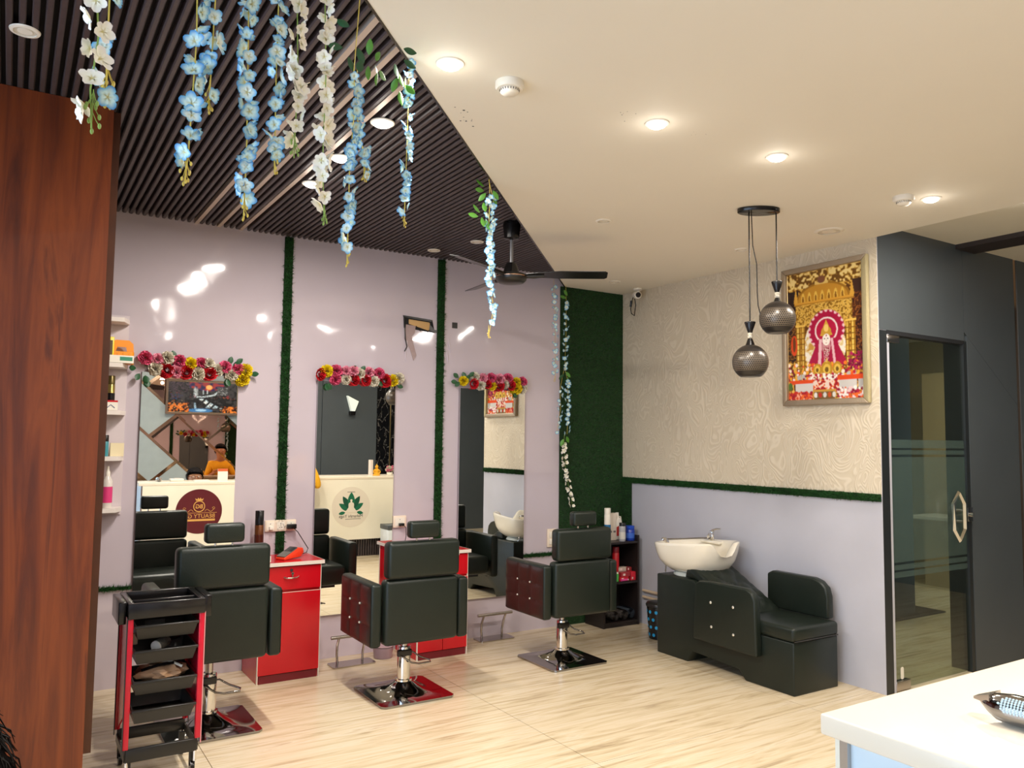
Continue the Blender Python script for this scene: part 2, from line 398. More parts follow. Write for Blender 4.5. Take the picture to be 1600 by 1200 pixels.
def turf(name, label, x0, x1, z0, z1, n, h=.03, th=.006, wall='A', up=False):
    if wall == 'A':
        t = thing(name, label, 'artificial grass', ((x0+x1)/2, YA, z0))
        obj('backing', bx(-(x1-x0)/2, (x1-x0)/2, -th-.001, -.001, 0, z1-z0), M_turf, t)
        f = lambda k: np.stack([rng.uniform(-(x1-x0)/2, (x1-x0)/2, k), np.full(k, -th), rng.uniform(0, z1-z0, k)], 1)
        blades(n, f, t, h, lean=.85, nrm=(0, -1, .6 if up else 0))
    else:
        t = thing(name, label, 'artificial grass', (XB, (x0+x1)/2, z0))
        obj('backing', bx(-th-.006, -.005, -(x1-x0)/2, (x1-x0)/2, 0, z1-z0), M_turf, t)
        f = lambda k: np.stack([np.full(k, -th-.005), rng.uniform(-(x1-x0)/2, (x1-x0)/2, k), rng.uniform(0, z1-z0, k)], 1)
        blades(n, f, t, h, lean=.65, nrm=(-1, 0, 0))
    return t
turf('artificial_grass', 'vertical green turf strip between the first and second mirror', 1.472, 1.528, .704, 2.762, 5200)
turf('artificial_grass', 'vertical green turf strip between the second and third mirror', 2.597, 2.655, .704, 2.762, 5200)
turf('artificial_grass', 'large dark green turf panel in the corner right of the third mirror', 3.70, 4.352, .0, 2.688, 26000, h=.016)
turf('artificial_grass', 'low horizontal turf border left of the first mirror', .33, .64, .555, .572, 900, h=.028, up=True)
turf('artificial_grass', 'short stub of low turf border between first mirror and red cabinet', 1.215, 1.268, .555, .572, 200, h=.028, up=True)
turf('artificial_grass', 'low horizontal turf border between third mirror and turf panel', 3.37, 3.70, .552, .572, 1100, h=.028, up=True)
turf('artificial_grass', 'horizontal turf border dividing wallpaper from lavender wall', YC+.004, 5.14, 1.108, 1.152, 9000, h=.018, wall='B')
turf('artificial_grass', 'narrow dark turf strip wrapped onto the right wall in the corner', 5.03, 5.15, 0, 1.108, 2500, h=.016, wall='B')

# ------------------------------------------------------------------ mirrors
def mirror(x0, x1, label, tilt=0., yaw=0.):
    cx = (x0+x1)/2; w2 = (x1-x0)/2
    t = thing('wall_mirror', label, 'mirror', (cx, YA, .285), group=None)
    bmb = bx(-w2, w2, -.016, -.002, 0, 1.54); obj('backing_board', bmb, mat('mirror_back', '#8f8488', .4), t)
    g = obj('mirror_glass', prism(B(), [(-w2, 0), (w2, 0), (w2, 1.54), (-w2, 1.54)], 'y', -.024, -.018), M_mirror, t, bevel=.0)
    g.rotation_euler = (tilt, 0, yaw)
    return t
mirror(.648, 1.203, 'tall frameless wall mirror nearest the wooden panel', -.004, 0)
mirror(1.715, 2.270, 'tall frameless wall mirror in the middle of the three', 0, 0)
mirror(2.787, 3.355, 'tall frameless wall mirror nearest the turf panel', 0, 0)

# ------------------------------------------------------------------ garlands
def carn_mesh(name, c0, c1, ruff=1., n=130, rose=False):
    V = []; F = []; K = []
    for i in range(n):
        k = i/n; ph = i*2.399963; th = (PI*.62)*math.sqrt(k)
        d = Vector((math.sin(th)*math.cos(ph), -math.cos(th), math.sin(th)*math.sin(ph)))
        u, v = frame_of(d); r = .026*(1-.0*k)+random.uniform(-.003, .003)*ruff
        s = .0065*(1 if not rose else 1.5); tw = random.uniform(0, PI)
        a = u*math.cos(tw)+v*math.sin(tw); b = d.cross(a)
        tip = d*r; base = d*(r*.25)
        lo = random.uniform(.35, 1)
        q = [base, tip-a*s+b*.002, tip*1.08, tip+a*s-b*.002]
        j = len(V); V += q; F += [(j, j+1, j+2), (j, j+2, j+3)]
        cc = [tuple(x*.5 for x in c0), c0 if i % 2 else c1, c1, c0]
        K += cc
    me = bpy.data.meshes.new(name); me.from_pydata([tuple(v) for v in V], [], F)
    a = me.color_attributes.new('Col', 'FLOAT_COLOR', 'POINT'); a.data.foreach_set('color', np.array([(*c, 1) for c in K], np.float32).ravel())
    me.materials.append(M_petal); return me
def rose_mesh(name, c0, c1):
    V = []; F = []; K = []
    for ring, (n, r, lift) in enumerate([(3, .007, .026), (4, .013, .024), (5, .020, .018), (6, .028, .009)]):
        for i in range(n):
            a0 = 2*PI*i/n+ring*.6; w_ = PI/n*1.35
            j = len(V)
            for (da, rr, l) in ((-w_, .9, 1), (-w_*.45, 1.05, 1.15), (w_*.45, 1.05, 1.15), (w_, .9, 1)):
                V.append((math.cos(a0+da)*r*rr, -lift*l, math.sin(a0+da)*r*rr)); K.append(c1)
            for da in (-w_*.6, w_*.6):
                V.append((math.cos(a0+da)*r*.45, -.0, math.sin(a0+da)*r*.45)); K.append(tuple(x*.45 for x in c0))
            F += [(j, j+1, j+4), (j+1, j+2, j+5, j+4), (j+2, j+3, j+5)]
    me = bpy.data.meshes.new(name); me.from_pydata(V, [], F)
    a = me.color_attributes.new('Col', 'FLOAT_COLOR', 'POINT'); a.data.foreach_set('color', np.array([(*c, 1) for c in K], np.float32).ravel())
    me.materials.append(M_petal); return me
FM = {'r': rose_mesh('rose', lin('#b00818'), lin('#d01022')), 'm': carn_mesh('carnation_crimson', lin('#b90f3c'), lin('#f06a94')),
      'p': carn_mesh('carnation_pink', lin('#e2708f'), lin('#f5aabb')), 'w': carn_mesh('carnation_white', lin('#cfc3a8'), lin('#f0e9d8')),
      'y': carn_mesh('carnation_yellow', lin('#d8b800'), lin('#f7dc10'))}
FN = {'r': 'rose', 'm': 'carnation', 'p': 'carnation', 'w': 'carnation', 'y': 'carnation'}
FL = {'r': 'red rose', 'm': 'crimson carnation with pink edges', 'p': 'pink carnation', 'w': 'white carnation', 'y': 'yellow carnation'}
def leaf_mesh(name, L, W, mt, curl=.15):
    V = []; F = []; n = 6
    for i in range(n+1):
        t_ = i/n; w_ = W/2*math.sin(PI*min(1, t_*.96+.02))**.8
        for s in (-1, 0, 1): V.append((s*w_, abs(s)*w_*.35+curl*L*t_*t_, t_*L))
    for i in range(n):
        for k in (0, 1): j = i*3+k; F.append((j, j+1, j+4, j+3))
    me = bpy.data.meshes.new(name); me.from_pydata(V, [], F); me.materials.append(mt)
    me.polygons.foreach_set('use_smooth', [True]*len(me.polygons)); return me
LM = leaf_mesh('leaf', .05, .034, M_leafd); LM2 = leaf_mesh('leaf', .05, .024, M_leaf); LM3 = leaf_mesh('leaf', .05, .026, M_leafd)
def garland(x0, z0, items, leaves, label):
    t = thing('flower_garland', label, 'garland', (x0, YA-.03, z0))
    pts = [(u, .006, v) for _, u, v in items]; pts.sort()
    xs_ = [p_[0] for p_ in pts]
    obj('wire', tube(B(), [(min(xs_), .02, 0), ((min(xs_)+max(xs_))/2, .02, .004), (max(xs_), .02, 0)], .003, 6), M_stem, t)
    for k, u, v in items:
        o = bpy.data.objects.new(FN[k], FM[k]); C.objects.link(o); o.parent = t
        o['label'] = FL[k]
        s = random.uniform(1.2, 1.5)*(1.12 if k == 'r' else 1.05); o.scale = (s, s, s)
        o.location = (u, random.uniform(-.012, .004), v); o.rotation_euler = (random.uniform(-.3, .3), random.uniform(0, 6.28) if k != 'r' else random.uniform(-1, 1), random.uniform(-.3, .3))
    for u, v, a in leaves:
        o = bpy.data.objects.new('leaf', LM); C.objects.link(o); o.parent = t
        o.location = (u, -.008, v); o.rotation_euler = (random.uniform(.0, .5), a, random.uniform(-.5, .5))
def px(items, xa, xb, Xa, Xb, yb, za, s):
    return [(k, Xa+(x_-xa)/(xb-xa)*(Xb-Xa), za-(y_-yb)*s) for k, x_, y_ in items]
g1 = px([('m', 225, 559), ('p', 243, 560), ('w', 258, 557), ('m', 277, 560), ('y', 294, 564), ('m', 311, 562), ('w', 323, 562), ('m', 349, 566), ('m', 371, 568), ('y', 383, 570),
         ('w', 241, 574), ('r', 258, 576), ('p', 273, 577), ('r', 289, 577), ('w', 306, 579), ('r', 325, 578), ('w', 338, 571), ('w', 361, 578), ('y', 379, 584)], 212, 392, 0, .66, 570, 0, .0039)
garland(.612, 1.862, g1, [(.02, -.05, -2.6), (.05, -.06, 2.8), (.0, -.02, -1.6), (.06, -.08, 3.0), (.53, .035, .2), (.55, .03, 1.2), (.57, .04, .8), (.52, -.055, 3.0), (.66, -.02, 1.5), (.21, .05, -.3)], 'garland of red, pink, white and yellow flowers above the leftmost mirror')
g2 = px([('r', 497, 585), ('y', 508, 579), ('m', 522, 578), ('m', 521, 592), ('p', 537, 578), ('w', 537, 591), ('r', 548, 591), ('w', 557, 581), ('r', 567, 591), ('p', 572, 578), ('w', 580, 592),
         ('m', 588, 579), ('r', 599, 590), ('y', 611, 589), ('w', 620, 585), ('p', 548, 577)], 487, 626, 0, .64, 585, 0, .0041)
garland(1.675, 1.868, g2, [(.09, -.06, 3.0), (.10, -.06, 2.4), (.33, .03, .6), (.31, .03, -.6), (.60, -.045, 1.9), (.46, -.02, 2.6), (.36, .035, 1.0)], 'garland of mixed flowers with a red rose at its left end, above the middle mirror')
g3 = px([('y', 721, 597), ('r', 735, 601), ('w', 738, 589), ('p', 749, 590), ('w', 747, 603), ('m', 762, 589), ('r', 756, 601), ('y', 765, 603), ('p', 775, 591), ('r', 775, 602), ('w', 784, 599),
         ('m', 789, 589), ('r', 793, 601), ('y', 803, 594), ('y', 803, 606), ('m', 812, 593), ('w', 813, 604)], 707, 818, 0, .62, 597, 0, .0042)
garland(2.733, 1.878, g3, [(.03, .02, -.9), (.02, -.01, -1.6), (.04, -.01, -2.4), (.12, .03, .7), (.09, .02, -.5), (.10, 0, .3), (.52, -.06, 2.8)], 'garland of mixed flowers with green leaves at its left end, above the rightmost mirror')

# ------------------------------------------------------------------ hanging orchid strings
def orchid(name, c_in, c_mid, c_out):
    V = [(0, 0, 0)]; K = [lin('#e0d27a')]; F = []
    for i in range(5):
        a = 2*PI*i/5+.3; k0 = 1.0 if i != 2 else .8
        def pt(rr, tt, up):
            V.append(((rr*math.cos(a)-tt*math.sin(a))*.02, -up*.02, (rr*math.sin(a)+tt*math.cos(a))*.02))
        j = len(V); pt(.60*k0, 0, .16); K.append(c_in); n_ = 9
        for q in range(n_):
            t_ = -PI*.86+2*PI*.86*q/(n_-1)
            rr = (.60+.52*math.cos(t_))*k0; tt = .47*math.sin(t_)*k0
            pt(rr, tt, .12+.42*(rr-.3)**2+.35*abs(tt)+.06*math.sin(q*2.1+i)); K.append(c_out if rr > .85 else (c_mid if rr > .55 else c_in))
        for q in range(n_-1): F.append((j, j+1+q, j+2+q))
        F.append((0, j+1, j)); F.append((0, j, j+n_))
    me = bpy.data.meshes.new(name); me.from_pydata(V, [], F)
    a = me.color_attributes.new('Col', 'FLOAT_COLOR', 'POINT'); a.data.foreach_set('color', np.array([(*c, 1) for c in K], np.float32).ravel())
    me.materials.append(M_petal); me.polygons.foreach_set('use_smooth', [True]*len(me.polygons)); return me
OB = orchid('blue_orchid', lin('#cbe6e4'), lin('#52a9d4'), lin('#1a80c4')); OB2 = orchid('pale_orchid', lin('#dce8e0'), lin('#8cc6de'), lin('#3f9bd0'))
OW = orchid('white_orchid', lin('#f0ecd8'), lin('#ece6dc'), lin('#e8e2da'))
def bud(): return None
bm = B(); ball(bm, (0, 0, 0), .0035, 6, 1, 1, 1.7); BUD = bpy.data.meshes.new('bud'); bm.to_mesh(BUD); bm.free(); BUD.materials.append(M_stemy)
def string(pts, n, kind, label, size=1., start=0., tail=True, leaves=(), r=.0013, spread=.009, cord_top=None):
    base = Vector(pts[-1])
    t = thing('orchid_string', label, 'hanging flowers', base)
    P = [Vector(p_)-base for p_ in pts]
    if cord_top is not None: P = [Vector(cord_top)-base]+P
    st = M_stemy if kind != 'w' else M_stem
    obj('stem', tube(B(), P, r, 6), st, t, smooth=True)
    L = [0]
    Q = [Vector(p_)-base for p_ in pts]
    for a, b in zip(Q, Q[1:]): L.append(L[-1]+(b-a).length)
    def at(s):
        s = max(0, min(L[-1]-1e-6, s*L[-1]))
        for i in range(len(Q)-1):
            if s <= L[i+1]: return Q[i].lerp(Q[i+1], (s-L[i])/(L[i+1]-L[i]))
        return Q[-1]
    end = .90 if tail else 1.
    n = int(n*1.2)
    for i in range(n):
        s = start+(end-start)*(i+random.uniform(-.25, .25))/max(1, n-1)
        p_ = at(s); ang = random.uniform(0, 2*PI) if i % 3 else random.uniform(-.8, .8)-PI/2
        d = Vector((math.cos(ang), math.sin(ang), random.uniform(-.9, .5)))
        me = OW if kind == 'w' else (OB if random.random() < .7 else OB2)
        o = bpy.data.objects.new('flower', me); C.objects.link(o); o.parent = t
        if kind == 'w' : o['label'] = 'white blossom'
        k = size*random.uniform(.68, 1.08); o.scale = (k, k, k)
        o.location = p_+d*spread*size
        o.rotation_mode = 'QUATERNION'; o.rotation_quaternion = d.to_track_quat('-Y', 'Z') @ Euler((0, random.uniform(0, 6), 0)).to_quaternion()
    if tail:
        bm = B()
        for i in range(8):
            s = Vector((random.uniform(-.010, .010), random.uniform(-.010, .010), random.uniform(-.004, .040)))*size
            a = Vector((0, 0, s.z+.022)); tube(bm, [a, (a+s)/2+Vector((0, 0, -.002)), s], .0007, 4)
            ball(bm, s, .0024*size, 6, 1, 1, 1.8)
        tube(bm, [(0, 0, .06), (0, 0, 0)], .001, 4)
        obj('bud_cluster', bm, st, t, smooth=True)
    for (lp, a, s, mm) in leaves:
        o = bpy.data.objects.new('leaf', mm); C.objects.link(o); o.parent = t
        o.location = Vector(lp)-base; o.rotation_euler = (random.uniform(-.5, .5), a, random.uniform(-.6, .6)); o.scale = (s, s, s)
    return t
string([(.078, 1.302, 2.12), (.084, 1.302, 2.033), (.077, 1.302, 1.952), (.081, 1.302, 1.893)], 8, 'w', 'short white orchid string hanging in front of the wooden panel, leftmost of all', 1.05, cord_top=(.078, 1.302, 2.68))
string([(.098, 1.325, 2.135), (.098, 1.325, 2.024), (.100, 1.325, 1.944)], 5, 'b', 'short blue orchid string just right of the leftmost white one', 1.0, cord_top=(.098, 1.33, 2.68))
string([(.259, 1.54, 2.30), (.262, 1.54, 2.187), (.259, 1.54, 2.076), (.256, 1.54, 1.977), (.252, 1.54, 1.912)], 15, 'b', 'blue orchid string with one large blossom near its yellow budded tip', 1.0, cord_top=(.26, 1.54, 2.68))
string([(.297, 1.56, 2.32), (.294, 1.56, 2.168), (.292, 1.56, 2.062)], 9, 'b', 'short blue orchid string with yellow buds, tangled beside a longer one', .95, cord_top=(.297, 1.56, 2.68))
string([(.372, 1.62, 2.37), (.376, 1.62, 2.175), (.379, 1.62, 2.041), (.378, 1.62, 1.878)], 30, 'b', 'dense long blue orchid string, third cluster from the left', .9, cord_top=(.372, 1.62, 2.68))
string([(.452, 1.69, 2.43), (.452, 1.69, 2.222), (.455, 1.69, 2.01)], 22, 'b', 'blue orchid string hanging just left of the first white one', .9, cord_top=(.452, 1.69, 2.68))
string([(.50, 1.72, 2.46), (.508, 1.72, 2.248), (.505, 1.72, 2.061)], 20, 'w', 'shorter white orchid string left of the long white one', 1.0, cord_top=(.5, 1.72, 2.68))
string([(.59, 1.80, 2.53), (.599, 1.80, 2.304), (.597, 1.80, 2.10), (.605, 1.80, 1.946)], 32, 'w', 'long dense white orchid string beside the green leaves', 1.0, cord_top=(.59, 1.8, 2.68))
lv = [((.690, 1.9, 2.50), -1.0, .8, LM3), ((.675, 1.9, 2.44), -1.6, .8, LM3), ((.69, 1.9, 2.42), 2.6, .8, LM3), ((.715, 1.9, 2.45), 2.7, .8, LM3), ((.725, 1.9, 2.42), -2.9, .8, LM3),
      ((.745, 1.9, 2.44), .1, .8, LM2), ((.745, 1.9, 2.41), 3.0, .7, LM2), ((.765, 1.9, 2.41), 1.2, .8, LM2), ((.775, 1.9, 2.405), 1.8, .8, LM2), ((.77, 1.9, 2.40), 2.6, .7, LM2), ((.765, 1.9, 2.43), .5, .7, LM2)]
string([(.705, 1.9, 2.375), (.712, 1.9, 2.321), (.701, 1.9, 2.134), (.701, 1.9, 1.876)], 26, 'b', 'long blue orchid string with bright green leaves above it, left of the lit downlights', .85, leaves=lv, cord_top=(.722, 1.9, 2.68))
string([(.724, 1.915, 2.27), (.742, 1.915, 2.187), (.748, 1.915, 2.106)], 9, 'b', 'short blue orchid offshoot beside the leafy string', .85, cord_top=(.716, 1.905, 2.40))
lv = [((.955, 2.2, 2.70), .9, .9, LM3), ((.985, 2.22, 2.66), 1.6, .9, LM3), ((1.0, 2.25, 2.64), 1.9, .9, LM3), ((.97, 2.25, 2.62), 2.9, .9, LM3), ((.985, 2.26, 2.60), 2.7, .9, LM2), ((.99, 2.28, 2.59), -2.9, .9, LM2), ((1.02, 2.28, 2.60), 2.0, .9, LM2), ((1.03, 2.3, 2.585), 2.4, .9, LM2), ((1.01, 2.3, 2.56), 2.9, .9, LM2)]
string([(1.059, 2.34, 2.685), (1.058, 2.34, 2.462), (1.053, 2.34, 2.132)], 28, 'b', 'blue orchid string ending in a yellow bud cluster, hanging along the ceiling edge', .85, leaves=lv)
lv = [((1.86, 3.22, 2.63), -1.6, 1, LM2), ((1.86, 3.22, 2.65), -.6, 1, LM2), ((1.87, 3.22, 2.62), -2.4, 1, LM2), ((1.83, 3.22, 2.50), -1.4, 1, LM2), ((1.85, 3.22, 2.50), 3.0, 1, LM2), ((1.87, 3.22, 2.49), 2.7, 1, LM2), ((1.84, 3.22, 2.52), -.7, 1, LM2), ((1.87, 3.22, 2.53), -.2, 1, LM2),
      ((1.91, 3.22, 2.64), 2.6, 1, LM2), ((1.92, 3.22, 2.61), 2.8, 1.1, LM2)]
string([(1.893, 3.22, 2.60), (1.890, 3.22, 2.505), (1.896, 3.22, 2.195), (1.922, 3.22, 2.075), (1.896, 3.22, 1.926)], 34, 'b', 'dense blue orchid string with green leaves hanging in front of the ceiling fan', .9, leaves=lv, cord_top=(1.885, 3.215, 2.69))
string([(1.918, 3.23, 2.60), (1.912, 3.23, 2.45), (1.912, 3.23, 2.16)], 22, 'b', 'second strand of blue orchids twined beside the string before the fan', .85, tail=False, cord_top=(1.888, 3.225, 2.69))
string([(3.495, 4.95, 2.62), (3.508, 4.95, 2.273), (3.511, 4.95, 1.90)], 30, 'b', 'blue orchid string against the lavender wall left of the turf panel', .9, cord_top=(3.49, 4.95, 2.69), spread=.018)
lv = [((3.71, 5.07, 2.60), -.6, 1.1, LM2), ((3.70, 5.07, 2.58), -1.2, 1.1, LM2), ((3.70, 5.07, 1.99), 2.4, 1.1, LM2), ((3.72, 5.07, 1.95), 2.8, 1.1, LM2), ((3.68, 5.07, 1.97), -2.6, 1.1, LM3), ((3.71, 5.07, 1.48), 2.6, 1.2, LM2), ((3.70, 5.07, 1.44), 2.9, 1.2, LM2), ((3.68, 5.07, 1.46), -2.8, 1.2, LM2)]
string([(3.706, 5.08, 2.55), (3.707, 5.08, 2.30), (3.695, 5.08, 2.02)], 20, 'b', 'upper blue orchid string at the left edge of the turf panel', .9, leaves=lv, tail=False, cord_top=(3.70, 5.08, 2.69), spread=.016)
string([(3.73, 5.09, 1.93), (3.74, 5.09, 1.72), (3.73, 5.09, 1.50)], 20, 'b', 'lower right blue orchid strand on the turf panel', .9, tail=False, spread=.016, cord_top=(3.70, 5.085, 2.02))
string([(3.66, 5.09, 1.86), (3.665, 5.09, 1.70), (3.63, 5.09, 1.52)], 14, 'b', 'lower left blue orchid strand at the edge of the turf panel', .8, tail=False, spread=.016, cord_top=(3.695, 5.085, 2.02))
string([(3.70, 5.09, 1.42), (3.72, 5.09, 1.20), (3.79, 5.09, .93)], 26, 'w', 'white orchid strand trailing down the turf panel behind the chair', .9, tail=False, spread=.016, cord_top=(3.70, 5.085, 1.50))
t = thing('orchid_string', 'pale green budded vine tip hanging at the top left corner of the view', 'hanging flowers', (.0, 1.25, 2.06))
bm = B()
for a, b in (((-.02, 0, .04), (-.012, 0, .012)), ((-.012, 0, .05), (-.004, 0, .004)), ((0, 0, .05), (.012, 0, .02)), ((-.03, 0, .05), (-.022, 0, .028))):
    tube(bm, [(0, 0, .62), (-.01, 0, .1), a, b], .0015, 5); ball(bm, b, .005, 6, 1, 1, 1.8)
obj('stem', bm, M_stem, t, smooth=True)

# ------------------------------------------------------------------ downlights, smoke detectors
M_ring = mat('lamp_ring', '#e9e2d4', .4); M_glow = mat('lamp_glow', '#ffffff', .4, emit='#fff8ee', estr=14); M_off = mat('lamp_off', '#cfc6b4', .4); M_cup = mat('lamp_cup', '#8f8a80', .35)
def downlight(x_, y_, z_, label, lit=True, r=.047, power=1.):
    t = thing('downlight', label, 'ceiling light', (x_, y_, z_), group='recessed round downlights')
    obj('ring', lathe(B(), [(r*.78, .0), (r*.78, -.006), (r, -.004), (r*1.04, .0)], n=28), M_ring, t, smooth=True)
    if lit:
        obj('diffuser', lathe(B(), [(r*.77, -.002), (r*.7, -.012), (r*.4, -.019), (.001, -.021)], n=24), M_glow, t, smooth=True)
        for nm, E_, sz, dz in (('down', LAMP_DOWN*power, .09, -.03),):
            L = bpy.data.lights.new('lamp_light', 'AREA'); L.shape = 'DISK'; L.size = sz; L.energy = E_; L.color = LAMP_COL
            lo = bpy.data.objects.new('lamp_light', L); C.objects.link(lo); lo.parent = t; lo.location = (0, 0, dz); lo.visible_glossy = True
        L = bpy.data.lights.new('lamp_light', 'POINT'); L.shadow_soft_size = .03; L.energy = LAMP_GLOBE*power; L.color = LAMP_COL
        lo = bpy.data.objects.new('lamp_light', L); C.objects.link(lo); lo.parent = t; lo.location = (0, 0, -.09)
    else:
        obj('diffuser', lathe(B(), [(r*.77, -.002), (r*.74, .0), (.001, .0)], n=24), M_off, t, smooth=True)
        bm = B(); lathe(bm, [(r*.5, -.004), (r*.5, -.001), (.001, -.001)], n=20); obj('cup', bm, M_ring, t, smooth=True)
    return t
LIT = [(1.18, 2.28, 'lit downlight beside the smoke detector near the slatted edge'), (2.09, 2.27, 'lit downlight in the middle of the cream ceiling'), (2.77, 2.25, 'lit downlight above the pendant lamps'),
       (3.89, 2.21, 'lit downlight beside the right smoke detector'), (4.53, 2.08, 'lit downlight at the far right edge of the view')]
for x_, y_, lb in LIT: downlight(x_, y_, ZW if x_ < XB else 2.765, lb, power=.9)
for x_, y_, lb in ((1.5, .15, 'lit downlight above the left end of the counter'), (2.8, .15, 'lit downlight above the middle of the counter'), (4.0, .2, 'lit downlight above the right end of the counter'), (6.0, .4, 'lit downlight in the passage right of the counter')):
    downlight(x_, y_, ZW if x_ < XB else 2.765, lb, power=1.)
for x_, y_, lb in ((1.26, 3.04, 'large lit downlight among the slats, nearest of three'), (1.26, 3.54, 'lit downlight among the slats, middle of three'), (1.27, 3.99, 'lit downlight among the slats, farthest of three')):
    downlight(x_, y_, ZS, lb, r=.05, power=1.15)
for x_, y_, z_, lb in ((2.79, 3.47, ZW, 'unlit downlight in the cream ceiling right of the fan'), (3.94, 4.76, ZW, 'unlit downlight near the turf corner'), (3.94, 3.49, ZW, 'unlit downlight behind the pendant cords'),
                       (2.45, 4.93, ZS, 'small unlit downlight in the slats by the mirror wall'), (2.58, 4.55, ZS, 'unlit downlight in the slats behind the fan'), (-.02, 2.99, ZS, 'pale unlit downlight at the top left corner')):
    downlight(x_, y_, z_, lb, lit=False, r=.044 if z_ > 0 else .04)
t = downlight(4.01, 2.89, ZW, 'wide flat unlit ceiling speaker grille beside the framed picture', lit=False, r=.08); t['category'] = 'speaker'
def smoke(x_, y_, label):
    t = thing('smoke_detector', label, 'smoke detector', (x_, y_, ZW))
    obj('base_plate', lathe(B(), [(.05, .0), (.051, -.018), (.045, -.026), (.03, -.026)], n=32), M_white, t, smooth=True)
    obj('sensor_head', lathe(B(), [(.034, -.026), (.033, -.036), (.024, -.044), (.001, -.045)], n=32), M_white, t, smooth=True)
    for k in range(22):
        a = 2*PI*k/22; c_, s_ = math.cos(a), math.sin(a)
        cyl(bm2 := B(), (.0345*c_, .0345*s_, -.028), (.033*c_, .033*s_, -.035), .0014, n=5); obj('vent_slot', bm2, M_gplast, t)
smoke(1.42, 2.29, 'white smoke detector beside the brightest downlight near the slats'); smoke(3.75, 2.27, 'white smoke detector near the right edge of the ceiling')
# ceiling stains: flecks of chipped paint near the edge
bm = B()
for k in range(14):
    x_ = 1.42+random.gauss(0, .05); y_ = 2.66+random.gauss(0, .035); r_ = random.uniform(.001, .004)
    cyl(bm, (x_, y_, ZW-.0004), (x_, y_, ZW-.0001), r_*1.4, n=7)
for k in range(10):
    x_ = 2.09+random.choice((-.14, .22))+random.gauss(0, .02); y_ = 2.27+random.gauss(0, .03); cyl(bm, (x_, y_, ZW-.0004), (x_, y_, ZW-.0001), random.uniform(.001, .0025), n=7)
obj('paint_chips', bm, M_gplast, ce, kind='stuff')

# ------------------------------------------------------------------ ceiling fan
t = thing('ceiling_fan', 'black three bladed ceiling fan hanging below the slatted ceiling', 'fan', (2.52, 4.02, ZS))
obj('canopy', lathe(B(), [(.02, -.11), (.045, -.10), (.055, -.02), (.05, .0)], n=24), M_bplast, t, smooth=True)
obj('down_rod', cyl(B(), (0, 0, -.26), (0, 0, -.1), .012, n=16), mat('rod_grey', '#77777a', .3, metal=.5), t, smooth=True)
obj('hub_cover', lathe(B(), [(.022, -.25), (.03, -.252), (.045, -.29), (.05, -.315), (.03, -.317)][::-1], n=28), M_bplast, t, smooth=True)
obj('motor', lathe(B(), [(.04, -.312), (.088, -.320), (.095, -.335), (.093, -.355), (.075, -.372), (.03, -.378), (.001, -.378)][::-1], n=36), M_gplast, t, smooth=True)
obj('trim_ring', lathe(B(), [(.0955, -.333), (.0965, -.336), (.0955, -.339)], n=36), mirror_mat('copper_ring', (.5, .3, .2), .2), t, smooth=True)
for k in range(3):
    a = math.radians(-34+120*k); ca, sa = math.cos(a), math.sin(a)
    bm = B(); pts = [(.09, -.018), (.16, -.03), (.30, -.052), (.565, -.05), (.58, -.035), (.58, .03), (.565, .045), (.30, .045), (.16, .03), (.09, .018)]
    n = len(pts)
    def PP(u, v, dz): return (u*ca-v*sa, u*sa+v*ca, -.325+dz-v*.24)
    A_ = [bm.verts.new(PP(u, v, 0)) for u, v in pts]; B_ = [bm.verts.new(PP(u, v, .004)) for u, v in pts]
    bm.faces.new(A_); bm.faces.new(B_[::-1])
    for i in range(n): bm.faces.new((A_[i], B_[i], B_[(i+1) % n], A_[(i+1) % n]))
    bl = obj('blade', bm, M_bplast, t)
    bm = B(); tube(bm, [PP(.07, 0, -.006), PP(.14, 0, -.006), PP(.2, 0, -.004)], [.012, .014, .010], 8); obj('blade_bracket', bm, M_gplast, bl, smooth=True)

# ------------------------------------------------------------------ pendants (one fixture)
M_shade = sphere_pattern()
t = thing('pendant_lamp', 'black oval canopy with two pierced black globe pendants before the picture', 'pendant lamp', (3.32, 2.82, ZW))
bm = B(); lathe(bm, [(.02, -.001), (.112, -.001), (.112, -.020), (.108, -.023), (.001, -.023)], n=40)
for v in bm.verts: v.co.y *= .55
bmesh.ops.rotate(bm, verts=bm.verts, cent=(0, 0, 0), matrix=Matrix.Rotation(math.radians(-33), 3, 'Z'))
obj('canopy', bm, M_bplast, t, smooth=True)
def pendant(dx, dy, z0, zc):
    # z0: top of cone cap, zc: globe centre (relative to the ceiling)
    obj('cord', tube(B(), [(dx, dy, -.02), (dx, dy, z0)], .0035, 8), M_bplast, t, smooth=True)
    cp = obj('cone_cap', lathe(B(), [(.028, z0), (.029, z0-.004), (.012, z0-.055), (.011, z0-.058)], (dx, dy, 0), n=24), M_bplast, t, smooth=True)
    obj('crystal_joint', lathe(B(), [(.01, z0-.056), (.015, z0-.064), (.010, z0-.072), (.015, z0-.08), (.01, z0-.088)], (dx, dy, 0), n=12), M_crystal, t)
    obj('cone_neck', lathe(B(), [(.010, z0-.086), (.014, z0-.095), (.032, z0-.145)], (dx, dy, 0), n=24), M_bplast, t, smooth=True)
    R_ = .093
    prof = [(R_*math.sin(a), R_*math.cos(a)) for a in [math.radians(d_) for d_ in range(12, 146, 6)]]
    bm = lathe(B(), prof, n=48)
    me_o = obj('globe_shade', bm, M_shade, t, smooth=True); me_o.location = (dx, dy, zc)
    bm = lathe(B(), [(.058, 0), (.06, .003), (.001, .006)], n=32); bmesh.ops.scale(bm, vec=(.88, .88, 1), verts=bm.verts); oo = obj('shade_rim', bm, M_gplast, t, smooth=True); oo.location = (dx, dy, zc-R_*.83)
pendant(-.044, .028, -.609, -.822); pendant(.078, -.050, -.392, -.590)
